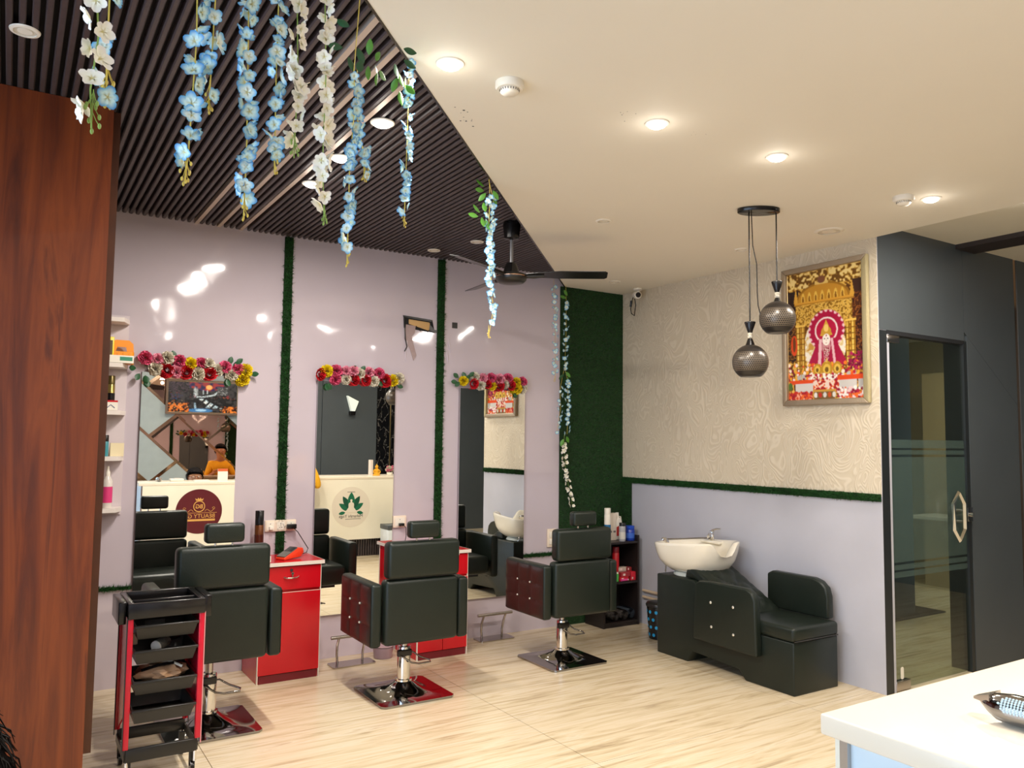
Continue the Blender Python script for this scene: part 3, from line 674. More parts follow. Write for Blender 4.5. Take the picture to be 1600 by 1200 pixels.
obj('spare_cord', tube(B(), [(-.034, .02, -.02), (-.026, .02, -.2), (-.008, .01, -.3), (-.006, .01, -.45), (.0, .01, -.52), (.008, .005, -.56), (.004, .005, -.58)], .003, 6), M_bplast, t, smooth=True)

# ------------------------------------------------------------------ painted pictures (flat prints)
def smooth_noise(h, w_, s, seed):
    r = np.random.default_rng(seed); gh, gw = max(2, int(h/s)+2), max(2, int(w_/s)+2)
    g = r.random((gh, gw)); yy = np.linspace(0, gh-1.001, h); xx = np.linspace(0, gw-1.001, w_)
    y0 = yy.astype(int); x0 = xx.astype(int); fy = (yy-y0)[:, None]; fx = (xx-x0)[None, :]
    return (g[y0][:, x0]*(1-fy)*(1-fx)+g[y0+1][:, x0]*fy*(1-fx)+g[y0][:, x0+1]*(1-fy)*fx+g[y0+1][:, x0+1]*fy*fx)
class Paint:
    def __init__(s, w_, h, c): s.w, s.h = w_, h; s.a = np.zeros((h, w_, 3)); s.a[:] = lin(c); s.V, s.U = np.meshgrid((np.arange(h)+.5)/h, (np.arange(w_)+.5)/w_, indexing='ij')
    def put(s, mk, c, al=1.):
        mk = np.clip(mk.astype(float), 0, 1)[..., None]*al; s.a = s.a*(1-mk)+np.array(lin(c))*mk
    def ell(s, cu, cv, ru, rv, c, al=1., top=False):
        mk = ((s.U-cu)/ru)**2+((s.V-cv)/rv)**2 < 1
        if top: mk &= s.V < cv
        s.put(mk, c, al)
    def rect(s, u0, u1, v0, v1, c, al=1.): s.put((s.U > u0) & (s.U < u1) & (s.V > v0) & (s.V < v1), c, al)
    def poly(s, pts, c, al=1.):
        mk = np.zeros((s.h, s.w), bool); n = len(pts); j = n-1
        for i in range(n):
            (ui, vi), (uj, vj) = pts[i], pts[j]
            cond = ((vi > s.V) != (vj > s.V)) & (s.U < (uj-ui)*(s.V-vi)/(vj-vi+1e-12)+ui); mk ^= cond; j = i
        s.put(mk, c, al)
    def tex(s, mk, sc, seed, cols, sharp=1.):
        n = smooth_noise(s.h, s.w, sc, seed); n = np.clip((n-.5)*sharp*2+.5, 0, .999); k = (n*len(cols)).astype(int)
        L = np.array([lin(c) for c in cols])[k]; mk = mk.astype(float)[..., None]; s.a = s.a*(1-mk)+L*mk
    def dots(s, n, box_, r, cols, seed):
        r_ = np.random.default_rng(seed)
        for i in range(n):
            u, v = r_.uniform(box_[0], box_[1]), r_.uniform(box_[2], box_[3]); q = r*r_.uniform(.6, 1.3)
            s.ell(u, v, q*s.h/s.w, q, cols[r_.integers(len(cols))])
    def mesh(s, name, P, parent, mt=M_pict):
        h, w_ = s.h, s.w
        q = np.pad(s.a, ((1, 1), (1, 1), (0, 0)), mode='edge'); s.a = (q[1:-1, 1:-1]*4+q[:-2, 1:-1]+q[2:, 1:-1]+q[1:-1, :-2]+q[1:-1, 2:])/8
        V = [P(x_/(w_-1), y_/(h-1)) for y_ in range(h) for x_ in range(w_)]
        F = [(y_*w_+x_, y_*w_+x_+1, (y_+1)*w_+x_+1, (y_+1)*w_+x_) for y_ in range(h-1) for x_ in range(w_-1)]
        return pydata(name, V, F, mt, parent, cols=s.a.reshape(-1, 3))
def shrine():
    p = Paint(170, 250, '#8a5a20')
    U, V_ = p.U, p.V; al = U > -1
    p.tex(al, 3, 1, ['#5a3410', '#94621a', '#c08a2a', '#e0b450'], 1.4)
    p.tex(V_ < .13, 4, 2, ['#6a4412', '#b4842c', '#dcb458', '#f0d488'], 1.5)
    p.rect(0, .16, .14, .30, '#2a1a14'); p.rect(.86, 1, .12, .40, '#3a2016')
    p.tex((U > .84) & (V_ > .22) & (V_ < .72), 4, 3, ['#3a1c0c', '#6e3614', '#9a5a20', '#4a2410'], 1.5)
    p.tex((U < .16) & (V_ > .3) & (V_ < .7), 4, 4, ['#4a2a10', '#7a4c18', '#a87428', '#2e1a0c'], 1.5)
    # dome
    p.ell(.48, .235, .36, .135, '#9a6a1c', top=True); p.ell(.48, .235, .33, .12, '#c08828', top=True)
    for k in range(7): p.ell(.22+.087*k, .235, .026, .07, '#e4b84c', top=True); p.ell(.22+.087*k, .235, .014, .045, '#8a5a18', top=True)
    p.rect(.38, .56, .095, .115, '#e0bc64'); p.ell(.47, .08, .05, .03, '#7a4a30'); p.rect(.1, .88, .235, .262, '#d49a34'); p.rect(.1, .88, .252, .258, '#7a4c14')
    for u in (.12, .86): p.poly([(u-.03, .235), (u, .12), (u+.03, .235)], '#d8a23c')
    p.tex((U > .12) & (U < .86) & (V_ > .265) & (V_ < .42), 2.2, 5, ['#8a6018', '#c89834', '#ecc868', '#d8aa48'], 1.6)
    p.ell(.5, .60, .27, .24, '#efe2d0'); p.tex((((U-.5)/.27)**2+((V_-.6)/.24)**2 < 1), 6, 6, ['#efe6d4', '#d8b870', '#e8d8a8', '#c89440'], 1.2)
    # halo disc
    p.ell(.525, .475, .235, .155, '#e8a0b8'); p.ell(.525, .475, .215, .142, '#a8103c')
    for k in range(44):
        a = 2*PI*k/44; p.ell(.525+.222*math.cos(a), .475+.147*math.sin(a), .014, .008, '#f0c8cc' if k % 2 else '#a8103c')
    p.ell(.525, .475, .15, .10, '#f0d8d8'); p.ell(.525, .475, .132, .088, '#b4123e')
    p.poly([(.42, .54), (.64, .54), (.80, .75), (.26, .75)], '#a60f3e'); p.poly([(.43, .54), (.47, .54), (.45, .75), (.41, .75)], '#e6b4bc'); p.poly([(.58, .54), (.61, .54), (.65, .75), (.62, .75)], '#e6b4bc')
    p.ell(.525, .60, .055, .06, '#c88c90'); p.poly([(.445, .515), (.525, .395), (.605, .515)], '#d9a83a'); p.ell(.525, .49, .065, .045, '#c89a34'); p.ell(.525, .46, .03, .03, '#f0cc70')
    p.ell(.525, .548, .050, .044, '#f6ece2'); p.rect(.495, .512, .537, .543, '#2a1a18'); p.rect(.538, .555, .537, .543, '#2a1a18'); p.ell(.525, .517, .008, .008, '#a01020'); p.rect(.512, .538, .570, .575, '#a03030'); p.rect(.523, .528, .543, .560, '#cfa890')
    p.tex((np.abs(U-.525) < .035) & (V_ > .6) & (V_ < .74), 2, 9, ['#c06070', '#e8d0c8', '#8a1030'], 1.5)
    # pillars
    for u in (.15, .215, .80, .865):
        wd__ = .03 if u in (.15, .865) else .024
        p.rect(u-wd__, u+wd__, .42, .82, '#a4741c'); p.rect(u-wd__*.5, u+wd__*.1, .42, .82, '#f2cc60')
        for k in range(9): p.rect(u-wd__*1.15, u+wd__*1.15, .43+.043*k, .438+.043*k, '#7a5010')
        p.rect(u-wd__*1.3, u+wd__*1.3, .41, .43, '#e8bc54')
        p.rect(u-wd__, u+wd__, .80, .84, '#b8b4ac')
    p.ell(.09, .57, .045, .08, '#d8481c'); p.ell(.09, .56, .022, .06, '#6e3a14')
    # flowers and offerings
    fl_ = ['#e0501c', '#f07a24', '#b01c34', '#f4e0d0', '#8a1430', '#e8a02c']
    p.dots(150, (.0, 1, .72, .84), .012, fl_, 21); p.dots(50, (.80, 1, .66, .78), .012, ['#8a1440', '#b02050', '#6a1030'], 22)
    for u, r in ((.40, .045), (.525, .06), (.66, .05)): p.ell(u, .77, r*1.2, r, '#b88a24'); p.ell(u, .77, r*.8, r*.65, '#e2b84a'); p.ell(u, .775, r*.4, r*.35, '#6e5010')
    p.poly([(.51, .72), (.525, .68), (.54, .72)], '#e2b84a')
    p.dots(120, (.28, .74, .81, .87), .010, ['#f6efe6', '#e8c8c0', '#b01c3c', '#8a1430', '#f0e6d8'], 23)
    p.rect(.02, .36, .845, .875, '#dc4a18'); p.rect(.66, .98, .825, .86, '#dc4a18'); p.rect(.10, .34, .87, .95, '#cfcac4'); p.rect(.68, .90, .86, .94, '#cfcac4'); p.rect(.92, 1, .86, .93, '#b8b4b0')
    p.tex((U > .34) & (U < .68) & (V_ > .85) & (V_ < .93), 3, 8, ['#a01828', '#d8481c', '#f07a24', '#e8d0c0'], 1.4)
    p.dots(130, (0, .33, .94, 1), .012, ['#d8481c', '#e86828', '#c02c20', '#a01c28', '#f0a080'], 24); p.dots(120, (.66, 1, .92, 1), .012, ['#f4ece4', '#b02040', '#8a1434', '#e86828', '#e8c8c8'], 25)
    p.rect(.335, .64, .925, 1, '#c8963c'); p.rect(.35, .625, .94, 1, '#7a5a30')
    for k in range(5): p.ell(.375+.06*k, .965, .022, .02, ['#e8e4dc', '#c03020', '#d8d4cc', '#c8501c', '#e0dcd0'][k])
    p.ell(.03, .89, .03, .03, '#4a6a30')
    return p
def waterfall():
    p = Paint(220, 110, '#1c1c20'); U, V_ = p.U, p.V
    p.tex(U > -1, 7, 31, ['#0e0e12', '#1c1a1c', '#2c2a2c', '#3a3638'], 1.2)
    sky = (V_ < .26+.05*np.sin(U*14)) & (U > .28) & (U < .8)
    p.tex(sky, 10, 32, ['#1a1440', '#2c1a58', '#6a1c3c', '#a02c30'], 1.3)
    p.ell(.58, .17, .05, .085, '#ff8c30'); p.ell(.58, .165, .038, .065, '#ffc070')
    p.tex((U < .3) & (V_ < .35), 4, 33, ['#181418', '#38303a', '#5a4450', '#201820'], 1.3)
    for u0, u1, v0, v1 in ((.375, .388, .22, .48), (.395, .402, .24, .46), (.49, .503, .26, .40), (.552, .562, .26, .38)): p.rect(u0, u1, v0, v1, '#b8ccd8'); p.rect(u0, u0+.005, v0, v1, '#f0f6fa')
    p.poly([(.37, .48), (.5, .46), (.64, .40), (.70, .30), (.72, .31), (.67, .43), (.56, .49), (.40, .52)], '#c8d6de')
    p.poly([(.42, .55), (.52, .55), (.60, .66), (.72, .80), (.80, .86), (.62, .84), (.50, .84), (.58, .74), (.50, .62)], '#c4dcea'); p.poly([(.44, .56), (.5, .57), (.60, .70), (.66, .80), (.58, .78)], '#f4fafc')
    p.poly([(.37, .68), (.39, .68), (.405, .88), (.375, .88)], '#a8c8de'); p.tex((V_ > .5) & (V_ < .88) & (U > .42) & (U < .78) & (np.sin(U*60+V_*25) > .35), 3, 44, ['#1c1c20', '#2c2c30', '#141418'], 1.)
    p.ell(.46, .93, .18, .07, '#3f78b0'); p.ell(.47, .92, .08, .04, '#a8d4f4')
    p.tex((V_ > .70) & (U < .30), 5, 34, ['#1c1210', '#3a1c10', '#8a3c14', '#e07828'], 1.3); p.tex((V_ > .78) & (U > .78), 5, 35, ['#1c1210', '#4a2010', '#b04c18', '#f08830'], 1.3)
    for k in range(60):
        u, v = rng.uniform(.36, .42), rng.uniform(.2, .5); p.ell(u, v, .003, .05, '#dfeaf0', .35)
    p.dots(70, (.02, .3, .62, .95), .010, ['#ff9a40', '#c85818', '#6a2c10', '#2a1610', '#ffc880'], 36); p.dots(30, (.66, .96, .46, .54), .009, ['#e86a28', '#a03c18', '#3a1810'], 37); p.dots(45, (.74, .95, .78, .95), .010, ['#ffb060', '#c85820', '#5a2410', '#1c1210'], 38)
    p.dots(40, (.02, .20, .36, .58), .012, ['#244a80', '#3a3a70', '#802038', '#201820', '#7a3416'], 39); p.dots(14, (.30, .40, .40, .55), .010, ['#8a2840', '#1c1c20'], 42); p.dots(6, (.84, .88, .42, .50), .01, ['#b02048'], 40)
    for _ in range(2):
        q = np.pad(p.a, ((1, 1), (1, 1), (0, 0)), mode='edge'); p.a = (q[1:-1, 1:-1]*2+q[:-2, 1:-1]+q[2:, 1:-1]+q[1:-1, :-2]+q[1:-1, 2:])/6
    rk = smooth_noise(p.h, p.w, 2.2, 77) > .62
    p.put(rk & (V_ > .30) & (V_ < .9) & (np.abs(U-.52) < .28), '#17171b', .75)
    p.tex((U > .70) & (U < .86) & (V_ > .15) & (V_ < .42), 4, 41, ['#2a2a2e', '#5a5a5e', '#8a8c8e', '#3a3a3c'], 1.2)
    return p
# temple picture on the right wall
t = thing('framed_picture', 'large pewter framed colour picture of a golden shrine on the right wall', 'framed picture', (XB-.005, 3.173, 1.69))
hw, H_ = .313, .905; fw = .036
for nm, pts, mt_ in (('frame_top', [(-hw, H_), (hw, H_), (hw-fw, H_-fw), (-hw+fw, H_-fw)], M_frame), ('frame_bottom', [(-hw, 0), (hw, 0), (hw-fw, fw), (-hw+fw, fw)], M_frame),
                 ('frame_side', [(-hw, 0), (-hw, H_), (-hw+fw, H_-fw), (-hw+fw, fw)], M_framel), ('frame_side', [(hw, 0), (hw, H_), (hw-fw, H_-fw), (hw-fw, fw)], M_frame)):
    obj(nm, prism(B(), pts, 'x', -.035, 0), mt_, t, bevel=.006)
ph = shrine(); z0 = fw; z1 = H_-fw; y1 = hw-fw
ph.mesh('print', lambda u, v: (-.012, y1-2*y1*u, z1-(z1-z0)*v), t)
obj('gold_fillet', tube(B(), [(-.014, -y1, z0), (-.014, y1, z0), (-.014, y1, z1), (-.014, -y1, z1)], .003, 4, closed=True), M_gold, t)
# waterfall picture on the wall behind the counter
t = thing('framed_picture', 'framed waterfall picture with orange moon hung on the diamond panel wall', 'framed picture', (2.215, YD+.06, 1.80))
hw, H_ = .475, .47; fw = .028
for nm, pts in (('frame_top', [(-hw, H_), (hw, H_), (hw-fw, H_-fw), (-hw+fw, H_-fw)]), ('frame_bottom', [(-hw, 0), (hw, 0), (hw-fw, fw), (-hw+fw, fw)]),
                ('frame_side', [(-hw, 0), (-hw, H_), (-hw+fw, H_-fw), (-hw+fw, fw)]), ('frame_side', [(hw, 0), (hw, H_), (hw-fw, H_-fw), (hw-fw, fw)])):
    obj(nm, prism(B(), pts, 'y', -.01, .018), mat('bronze_frame', '#6a5444', .4, metal=.3), t)
x1 = hw-fw; pw = waterfall()
pw.mesh('print', lambda u, v: (-x1+2*x1*u, .006, H_-fw-(H_-2*fw)*v), t)
obj('gold_fillet', tube(B(), [(-x1, .008, fw), (x1, .008, fw), (x1, .008, H_-fw), (-x1, .008, H_-fw)], .003, 4, closed=True), M_gold, t)

# ------------------------------------------------------------------ diamond panel wall (behind the counter)
dw = thing('diamond_panel_wall', 'wall cladding of blue grey and bronze mirror diamonds behind the counter', 'wall panelling', (1.9, YD-.02, 0))
m1 = -.9   # slope dz/dx of the falling lines (in wall metres), lines cross the wall
def Ld(x_, c_): return c_ - .93*(x_-2.095)
# falling lines pass these heights at x = 2.095
c0, c1_, c2_, c3_ = 2.79, 2.19, 1.615, 1.0
def seg_panel(ca, cb, xa, xb, mt_, name, tilt=(0, 0), slope=.93):
    """panel between falling lines ca (upper) and cb (lower), cut left and right by rising lines starting on cb at xa, xb"""
    def up(xs_, cfrom, cto):  # intersection of the rising line through (xs_, Ld(xs_, cfrom)) with line cto
        z_ = Ld(xs_, cfrom); k = (cto-cfrom)/(slope+.86); return xs_+k, z_+.86*k
    A_ = (xa, Ld(xa, cb)); B__ = (xb, Ld(xb, cb)); D_ = up(xb, cb, ca); E_ = up(xa, cb, ca)
    cx = sum(q[0] for q in (A_, B__, D_, E_))/4; cz = sum(q[1] for q in (A_, B__, D_, E_))/4
    pts = []
    for q in (A_, B__, D_, E_):
        pts.append((cx+(q[0]-cx)*.985-1.9, cz+(q[1]-cz)*.985))
    pts = clip(pts, -.95, 1.45, .0, 2.85)
    if len(pts) < 3: return
    ccx = sum(q[0] for q in pts)/len(pts); ccz = sum(q[1] for q in pts)/len(pts)
    bm = prism(B(), [(q[0]-ccx, q[1]-ccz) for q in pts], 'y', .0, .012)
    o = obj(name, bm, mt_, dw); o.location = (ccx, .014, ccz); o.rotation_euler = (tilt[0], 0, tilt[1])
    return pts
def clip(P, x0, x1, z0, z1):
    def cl(P, f, g):
        out = []
        for i in range(len(P)):
            a, b = P[i], P[(i+1) % len(P)]; fa, fb = f(a), f(b)
            if fa >= 0: out.append(a)
            if (fa >= 0) != (fb >= 0):
                k = fa/(fa-fb); out.append((a[0]+(b[0]-a[0])*k, a[1]+(b[1]-a[1])*k))
        return out
    for f in (lambda q: q[0]-x0, lambda q: x1-q[0], lambda q: q[1]-z0, lambda q: z1-q[1]):
        P = cl(P, f, None)
        if len(P) < 3: return []
    return P
obj('backing', bx(-.95, 1.45, -.0, .012, 0, 2.85), mat('panel_back', '#3a2a22', .3, metal=.5), dw)
T = (.02, .018)
rows = [(c0+.6, c0, [(1.0, 1.6, 'g'), (1.6, 2.3, 'b'), (2.3, 3.2, 'g')]),
        (c0, c1_, [(.6, 1.1, 'b'), (1.1, 1.75, 'g'), (1.75, 2.30, 'b'), (2.30, 2.95, 'g'), (2.95, 3.6, 'b')]),
        (c1_, c2_, [(.4, .95, 'b'), (.95, 1.50, 'b'), (1.50, 2.28, 'm'), (2.28, 2.95, 'm'), (2.95, 3.6, 'b')]),
        (c2_, c3_, [(.5, 1.0, 'm'), (1.0, 1.56, 'b'), (1.56, 2.4, 'm'), (2.4, 3.0, 'b'), (3.0, 3.6, 'm')]),
        (c3_, c3_-.6, [(.5, 1.0, 'm'), (1.0, 1.58, 'b'), (1.58, 2.2, 'b'), (2.2, 2.9, 'm'), (2.9, 3.5, 'b')]),
        (c3_-.6, c3_-1.2, [(.4, 1.0, 'b'), (1.0, 1.6, 'm'), (1.6, 2.2, 'b'), (2.2, 2.9, 'b')])]
for ca, cb, segs in rows:
    for xa, xb, k in segs:
        if k == 'm': seg_panel(ca, cb, xa, xb, M_bronze, 'bronze_mirror_pane', T)
        else: seg_panel(ca, cb, xa, xb, M_bluep if k == 'b' else mat('greyblue_panel', '#8c9596', .3), 'frosted_pane')
    bm = B(); a = (-.95, Ld(.95, cb)); b = (1.45, Ld(3.35, cb))
    if max(a[1], b[1]) > 0:
        pts = clip([(a[0], a[1]-.024), (b[0], b[1]-.024), (b[0], b[1]+.024), (a[0], a[1]+.024)], -.95, 1.45, 0, 2.85)
        if len(pts) > 2: obj('copper_bevel', prism(bm, pts, 'y', .014, .030), M_copper, dw)
    for xa, xb, k in segs:
        z_ = Ld(xa, cb); kk = (ca-cb)/(1.79); p0 = (xa-1.9, z_); p1 = (xa+kk-1.9, z_+.86*kk)
        pts = clip([(p0[0]-.015, p0[1]+.015), (p0[0]+.015, p0[1]-.015), (p1[0]+.015, p1[1]-.015), (p1[0]-.015, p1[1]+.015)], -.95, 1.45, 0, 2.85)
        if len(pts) > 2: obj('copper_bevel', prism(B(), pts, 'y', .014, .029), M_copper, dw)

# ------------------------------------------------------------------ wall sconce
t = thing('wall_sconce', 'lit white angular wall lamp on the charcoal wall behind the counter', 'wall lamp', (4.35, YD+.012, 1.80))
bm = prism(B(), [(-.02, .05), (.025, .05), (.085, .21), (-.09, .29)], 'y', .02, .09); obj('lamp_shade', bm, mat('lit_glass', '#f4f6ee', .3, emit='#e2ead6', estr=.35), t)
obj('bracket', prism(B(), [(-.035, 0), (.03, 0), (.04, .06), (-.04, .06)], 'y', 0, .1), M_bplast, t)

# ------------------------------------------------------------------ reception counter
t = thing('reception_counter', 'white topped reception counter with round logos on its cream front', 'counter', (1.2, .90, 0))
Lc = 3.25
obj('worktop', bx(0, Lc, -.56, .0, .945, .98), M_ctop, t, bevel=.004)
obj('side_panel', bx(.035, .055, -.53, -.022, 0, .944), M_cside, t); obj('side_panel', bx(Lc-.06, Lc-.03, -.53, -.022, 0, .944), M_cside, t)
obj('corner_trim', bx(.025, .037, -.035, -.02, .0, .944), M_steel, t)
obj('front_panel', bx(.038, Lc-.03, -.022, -.002, .212, .944), M_cfront, t)
obj('back_shelf', bx(.06, Lc-.06, -.50, -.05, .42, .44), M_cfront, t)
pl = obj('plinth', bx(.06, Lc-.06, -.08, -.06, 0, .211), M_black, t)
for k in range(100):
    x_ = .07+k*(Lc-.14)/99; obj('plinth_slat', bx(x_-.009, x_+.009, -.06, -.045, .001, .21), M_slat if k else M_slat, t)
FR = (PI/2, 0, PI)
def disc(cx, cz, r, mt_, y_, name, n=64, th=.0015): return obj(name, cyl(B(), (cx, y_, cz), (cx, y_+th, cz), r, n=n), mt_, t)
# maroon emblem
M_mar = mat('maroon_print', '#5c1620', .4)
cx, cz = 1.82-1.2, .655
disc(cx, cz, .245, M_mar, -.0018, 'round_emblem')
bm = B(); N_ = 40
tube(bm, [(cx+.058*math.cos(2*PI*k/N_), .0, cz+.055+.058*math.sin(2*PI*k/N_)) for k in range(N_)], .005, 6, closed=True); obj('emblem_ring', bm, M_goldp, t)
bm = B(); prism(bm, [(cx-.035, cz+.118), (cx-.045, cz+.145), (cx-.022, cz+.132), (cx-.012, cz+.152), (cx, cz+.134), (cx+.012, cz+.152), (cx+.022, cz+.132), (cx+.045, cz+.145), (cx+.035, cz+.118)], 'y', -.001, .0008); obj('emblem_crown', bm, M_goldp, t)
put_text('BG', .062, (cx, .0006, cz+.034), FR, M_goldp, t, bold=.001)
for s in (-1, 1):
    pts = [(cx+s*(.06+.10*q), .0003, cz-.002+.018*math.sin(q*7)*(1-q*.3)+.02*q) for q in [i/14 for i in range(15)]]
    sp = [(cx+s*(.155-.016*math.cos(a)*(1-a/12)), .0003, cz+.032+.016*math.sin(a)*(1-a/12)) for a in [i*.6 for i in range(12)]]
    obj('flourish', tube(B(), pts, .0022, 5), M_goldp, t); obj('flourish', tube(B(), sp, .0018, 5), M_goldp, t)
obj('emblem_line', bx(cx-.19, cx+.19, -.0005, .0008, cz-.018, cz-.014), M_goldp, t)
put_text('BEAUTY G', .062, (cx+.172, .0006, cz-.072), FR, M_goldp, t, align='LEFT')
obj('emblem_bar', bx(cx-.165, cx+.172, -.0005, .0008, cz-.106, cz-.084), M_goldp, t)
# lotus emblem
cx, cz = 3.59-1.2, .61
disc(cx, cz, .245, mat('pale_disc', '#e9dfcd', .35), -.0018, 'round_emblem')
M_gr = mat('lotus_green', '#14694a', .45); M_grd = mat('lotus_green_dark', '#0f4f3a', .45); M_ink = mat('ink', '#3a3a36', .5)
def petal(ang, L_, W_, bx_, bz_, mt_, y_=.0002):
    pts = []
    for i in range(9): q = i/8; pts.append((W_/2*math.sin(PI*q)**.8*(1-.15*q), q*L_))
    pts += [(-a, b) for a, b in pts[-2:0:-1]]
    R_ = [(bx_+u*math.cos(ang)+v*math.sin(ang), bz_-u*math.sin(ang)+v*math.cos(ang)) for u, v in pts]
    obj('lotus_petal', prism(B(), R_, 'y', y_-.001, y_+.0006), mt_, t)
bz = cz-.06
for s in (-1, 1):
    petal(s*1.75, .085, .045, cx+s*.075, bz-.005, M_gr); petal(s*1.0, .175, .072, cx+s*.01, bz+.01, M_gr, .0006); petal(s*.55, .19, .078, cx+s*.01, bz+.03, M_grd, .0010)
petal(0, .21, .10, cx, bz+.03, M_gr, .0014)
M_pd = bpy.data.materials['pale_disc']
fg = [(0, .155), (.012, .150), (.014, .135), (.008, .120), (.03, .108), (.036, .09), (.034, .055), (.06, .02), (.085, .008), (.075, -.004), (.02, -.008)]
fg = fg+[(-a, b) for a, b in fg[-1:0:-1]]
obj('seated_figure', prism(B(), [(cx+a, bz+b) for a, b in fg], 'y', .0012, .0026), M_pd, t)
put_text('Maharshi Yoga', .052, (cx, .0006, cz-.128), FR, M_ink, t)
for n_, z_, x0_, x1_, h_ in ((7, cz+.178, cx-.05, cx+.05, .008), (13, cz-.150, cx-.07, cx+.13, .007)):
    bm = B()
    for k in range(n_):
        a = x0_+(x1_-x0_)*k/n_; box(bm, a, a+(x1_-x0_)/n_*.7, -.0004, .0006, z_, z_+h_)
    sm = obj('small_print', bm, M_ink, t); sm['kind'] = 'stuff'
# things on the counter
CT = .98
t = thing('hair_clipper', 'chrome pointed hair tool with textured grip lying on the white counter', 'hair tool', (1.425, .755, CT))
d = Vector((.06, -1, 0)).normalized(); q_ = Vector((1, .06, 0)).normalized()
bm = B(); rings = []
prof = [(.008, .006, .004, .030), (.014, .013, .008, .030), (.024, .020, .016, .028), (.038, .0255, .022, .025), (.06, .028, .025, .0255), (.12, .027, .025, .0255), (.16, .022, .021, .024), (.18, .010, .012, .022)]
for s, a, b, zc in prof:
    rings.append([bm.verts.new(d*s+q_*a*math.cos(2*PI*k/20)+Vector((0, 0, max(zc+b*math.sin(2*PI*k/20), .0005)))) for k in range(20)])
for r0_, r1_ in zip(rings, rings[1:]):
    for k in range(20): bm.faces.new((r0_[k], r0_[(k+1) % 20], r1_[(k+1) % 20], r1_[k]))
bm.faces.new(rings[0][::-1]); bm.faces.new(rings[-1])
obj('body', bm, M_dchrome, t, smooth=True)
bm = B(); bs = [q_*-.008, q_*.010, d*.03+q_*.024, d*.03+q_*-.020]
A_ = [bm.verts.new(v+Vector((0, 0, .030))) for v in bs]; B_ = [bm.verts.new(v+Vector((0, 0, .034))) for v in bs[:2]]+[bm.verts.new(v+Vector((0, 0, .046))) for v in bs[2:]]
bm.faces.new(A_); bm.faces.new(B_[::-1])
for i in range(4): bm.faces.new((A_[i], B_[i], B_[(i+1) % 4], A_[(i+1) % 4]))
obj('blade_plate', bm, M_steel, t)
M_grip = mat('pale_grip', '#cfe6ee', .2); bm = B()
for i in range(22):
    for j in range(7):
        if (j-3)**2/9+max(0, 2-i)**2/4 > 1.1: continue
        a = math.radians(172-9*(j-3)-20); s = .046+i*.005
        ball(bm, d*s+q_*(.0275*math.cos(a))+Vector((0, 0, .0255+.0246*math.sin(a))), .0021, 6)
gp = obj('grip_studs', bm, M_grip, t); gp['kind'] = 'stuff'
def stand_card(x_, y_, label):
    t = thing('card_stand', label, 'card stand', (x_, y_, CT))
    obj('card', bx(-.055, .055, -.003, .003, 0, .14), mat('card_white', '#f4ece0', .4), t)
    obj('header', bx(-.055, .055, .003, .0038, .11, .14), mat('card_orange', '#d8683c', .4), t)
    obj('foot', bx(-.05, .05, -.03, .03, 0, .005), M_white, t)
stand_card(2.09, .76, 'white card stand with an orange header on the counter near its left end')
t = thing('figurine', 'small golden yellow seated figurine on the counter', 'figurine', (3.98, .74, CT))
M_fig = mat('golden_paint', '#e8a818', .35)
bm = lathe(B(), [(.045, 0), (.048, .012), (.035, .03), (.028, .05), (.034, .07), (.024, .085), (.012, .092)], n=16); obj('body', bm, M_fig, t, smooth=True)
bm = B(); ball(bm, (0, 0, .112), .022, 12); ball(bm, (0, 0, .137), .009, 8); obj('head', bm, M_fig, t, smooth=True)
bm = B(); tube(bm, [(-.035, 0, .075), (-.045, .01, .045), (-.02, .03, .03), (.0, .035, .03)], .008, 6); tube(bm, [(.035, 0, .075), (.045, .01, .045), (.02, .03, .03), (0, .035, .03)], .008, 6); obj('arms', bm, M_fig, t, smooth=True)
t = thing('flower_pot', 'small white pot of pale pink flowers on the counter', 'flower pot', (4.16, .74, CT))
obj('pot', lathe(B(), [(.025, 0), (.035, .005), (.04, .04), (.036, .042)], n=20), M_white, t, smooth=True)
for k in range(14):
    o = bpy.data.objects.new('flower', FM['p'] if k % 2 else FM['w']); C.objects.link(o); o.parent = t; a = k*2.4
    o.location = (.045*math.sqrt(k/14)*math.cos(a), .03*math.sin(a), .06+.05*random.random()); o.scale = (.7, .7, .7); o.rotation_euler = (random.uniform(-1, 1), random.uniform(0, 6), PI+random.uniform(-1, 1))
t = tag(obj('upright_board', bx(3.90, 3.93, .66, .74, CT, CT+.20), M_edge), 'narrow upright white board on the counter beside the figurine', 'board')
t = thing('receipt_printer', 'low white receipt printer on the counter near its left end', 'printer', (1.62, .62, CT)); obj('body', bx(-.07, .07, -.06, .06, 0, .03), M_white, t, bevel=.006); obj('paper', bx(-.03, .03, .0, .05, .0305, .036), M_edge, t)
t = thing('notebook', 'white notebook lying on the counter beside the card stand', 'notebook', (1.88, .66, CT)); obj('cover', bx(-.08, .08, -.055, .055, 0, .004), M_edge, t); obj('pages', bx(-.078, .078, -.053, .053, .004, .014), M_white, t)
# small white cabinet by the counter
t = thing('side_cabinet', 'small white cabinet with a dark top standing before the counter right end', 'cabinet', (4.03, 1.12, 0))
obj('body', bx(-.09, .12, -.12, .12, .0, .345), mat('cab_white', '#dfe6ea', .35), t, bevel=.004); obj('top', bx(-.095, .125, -.125, .125, .346, .40), M_char, t, bevel=.004)

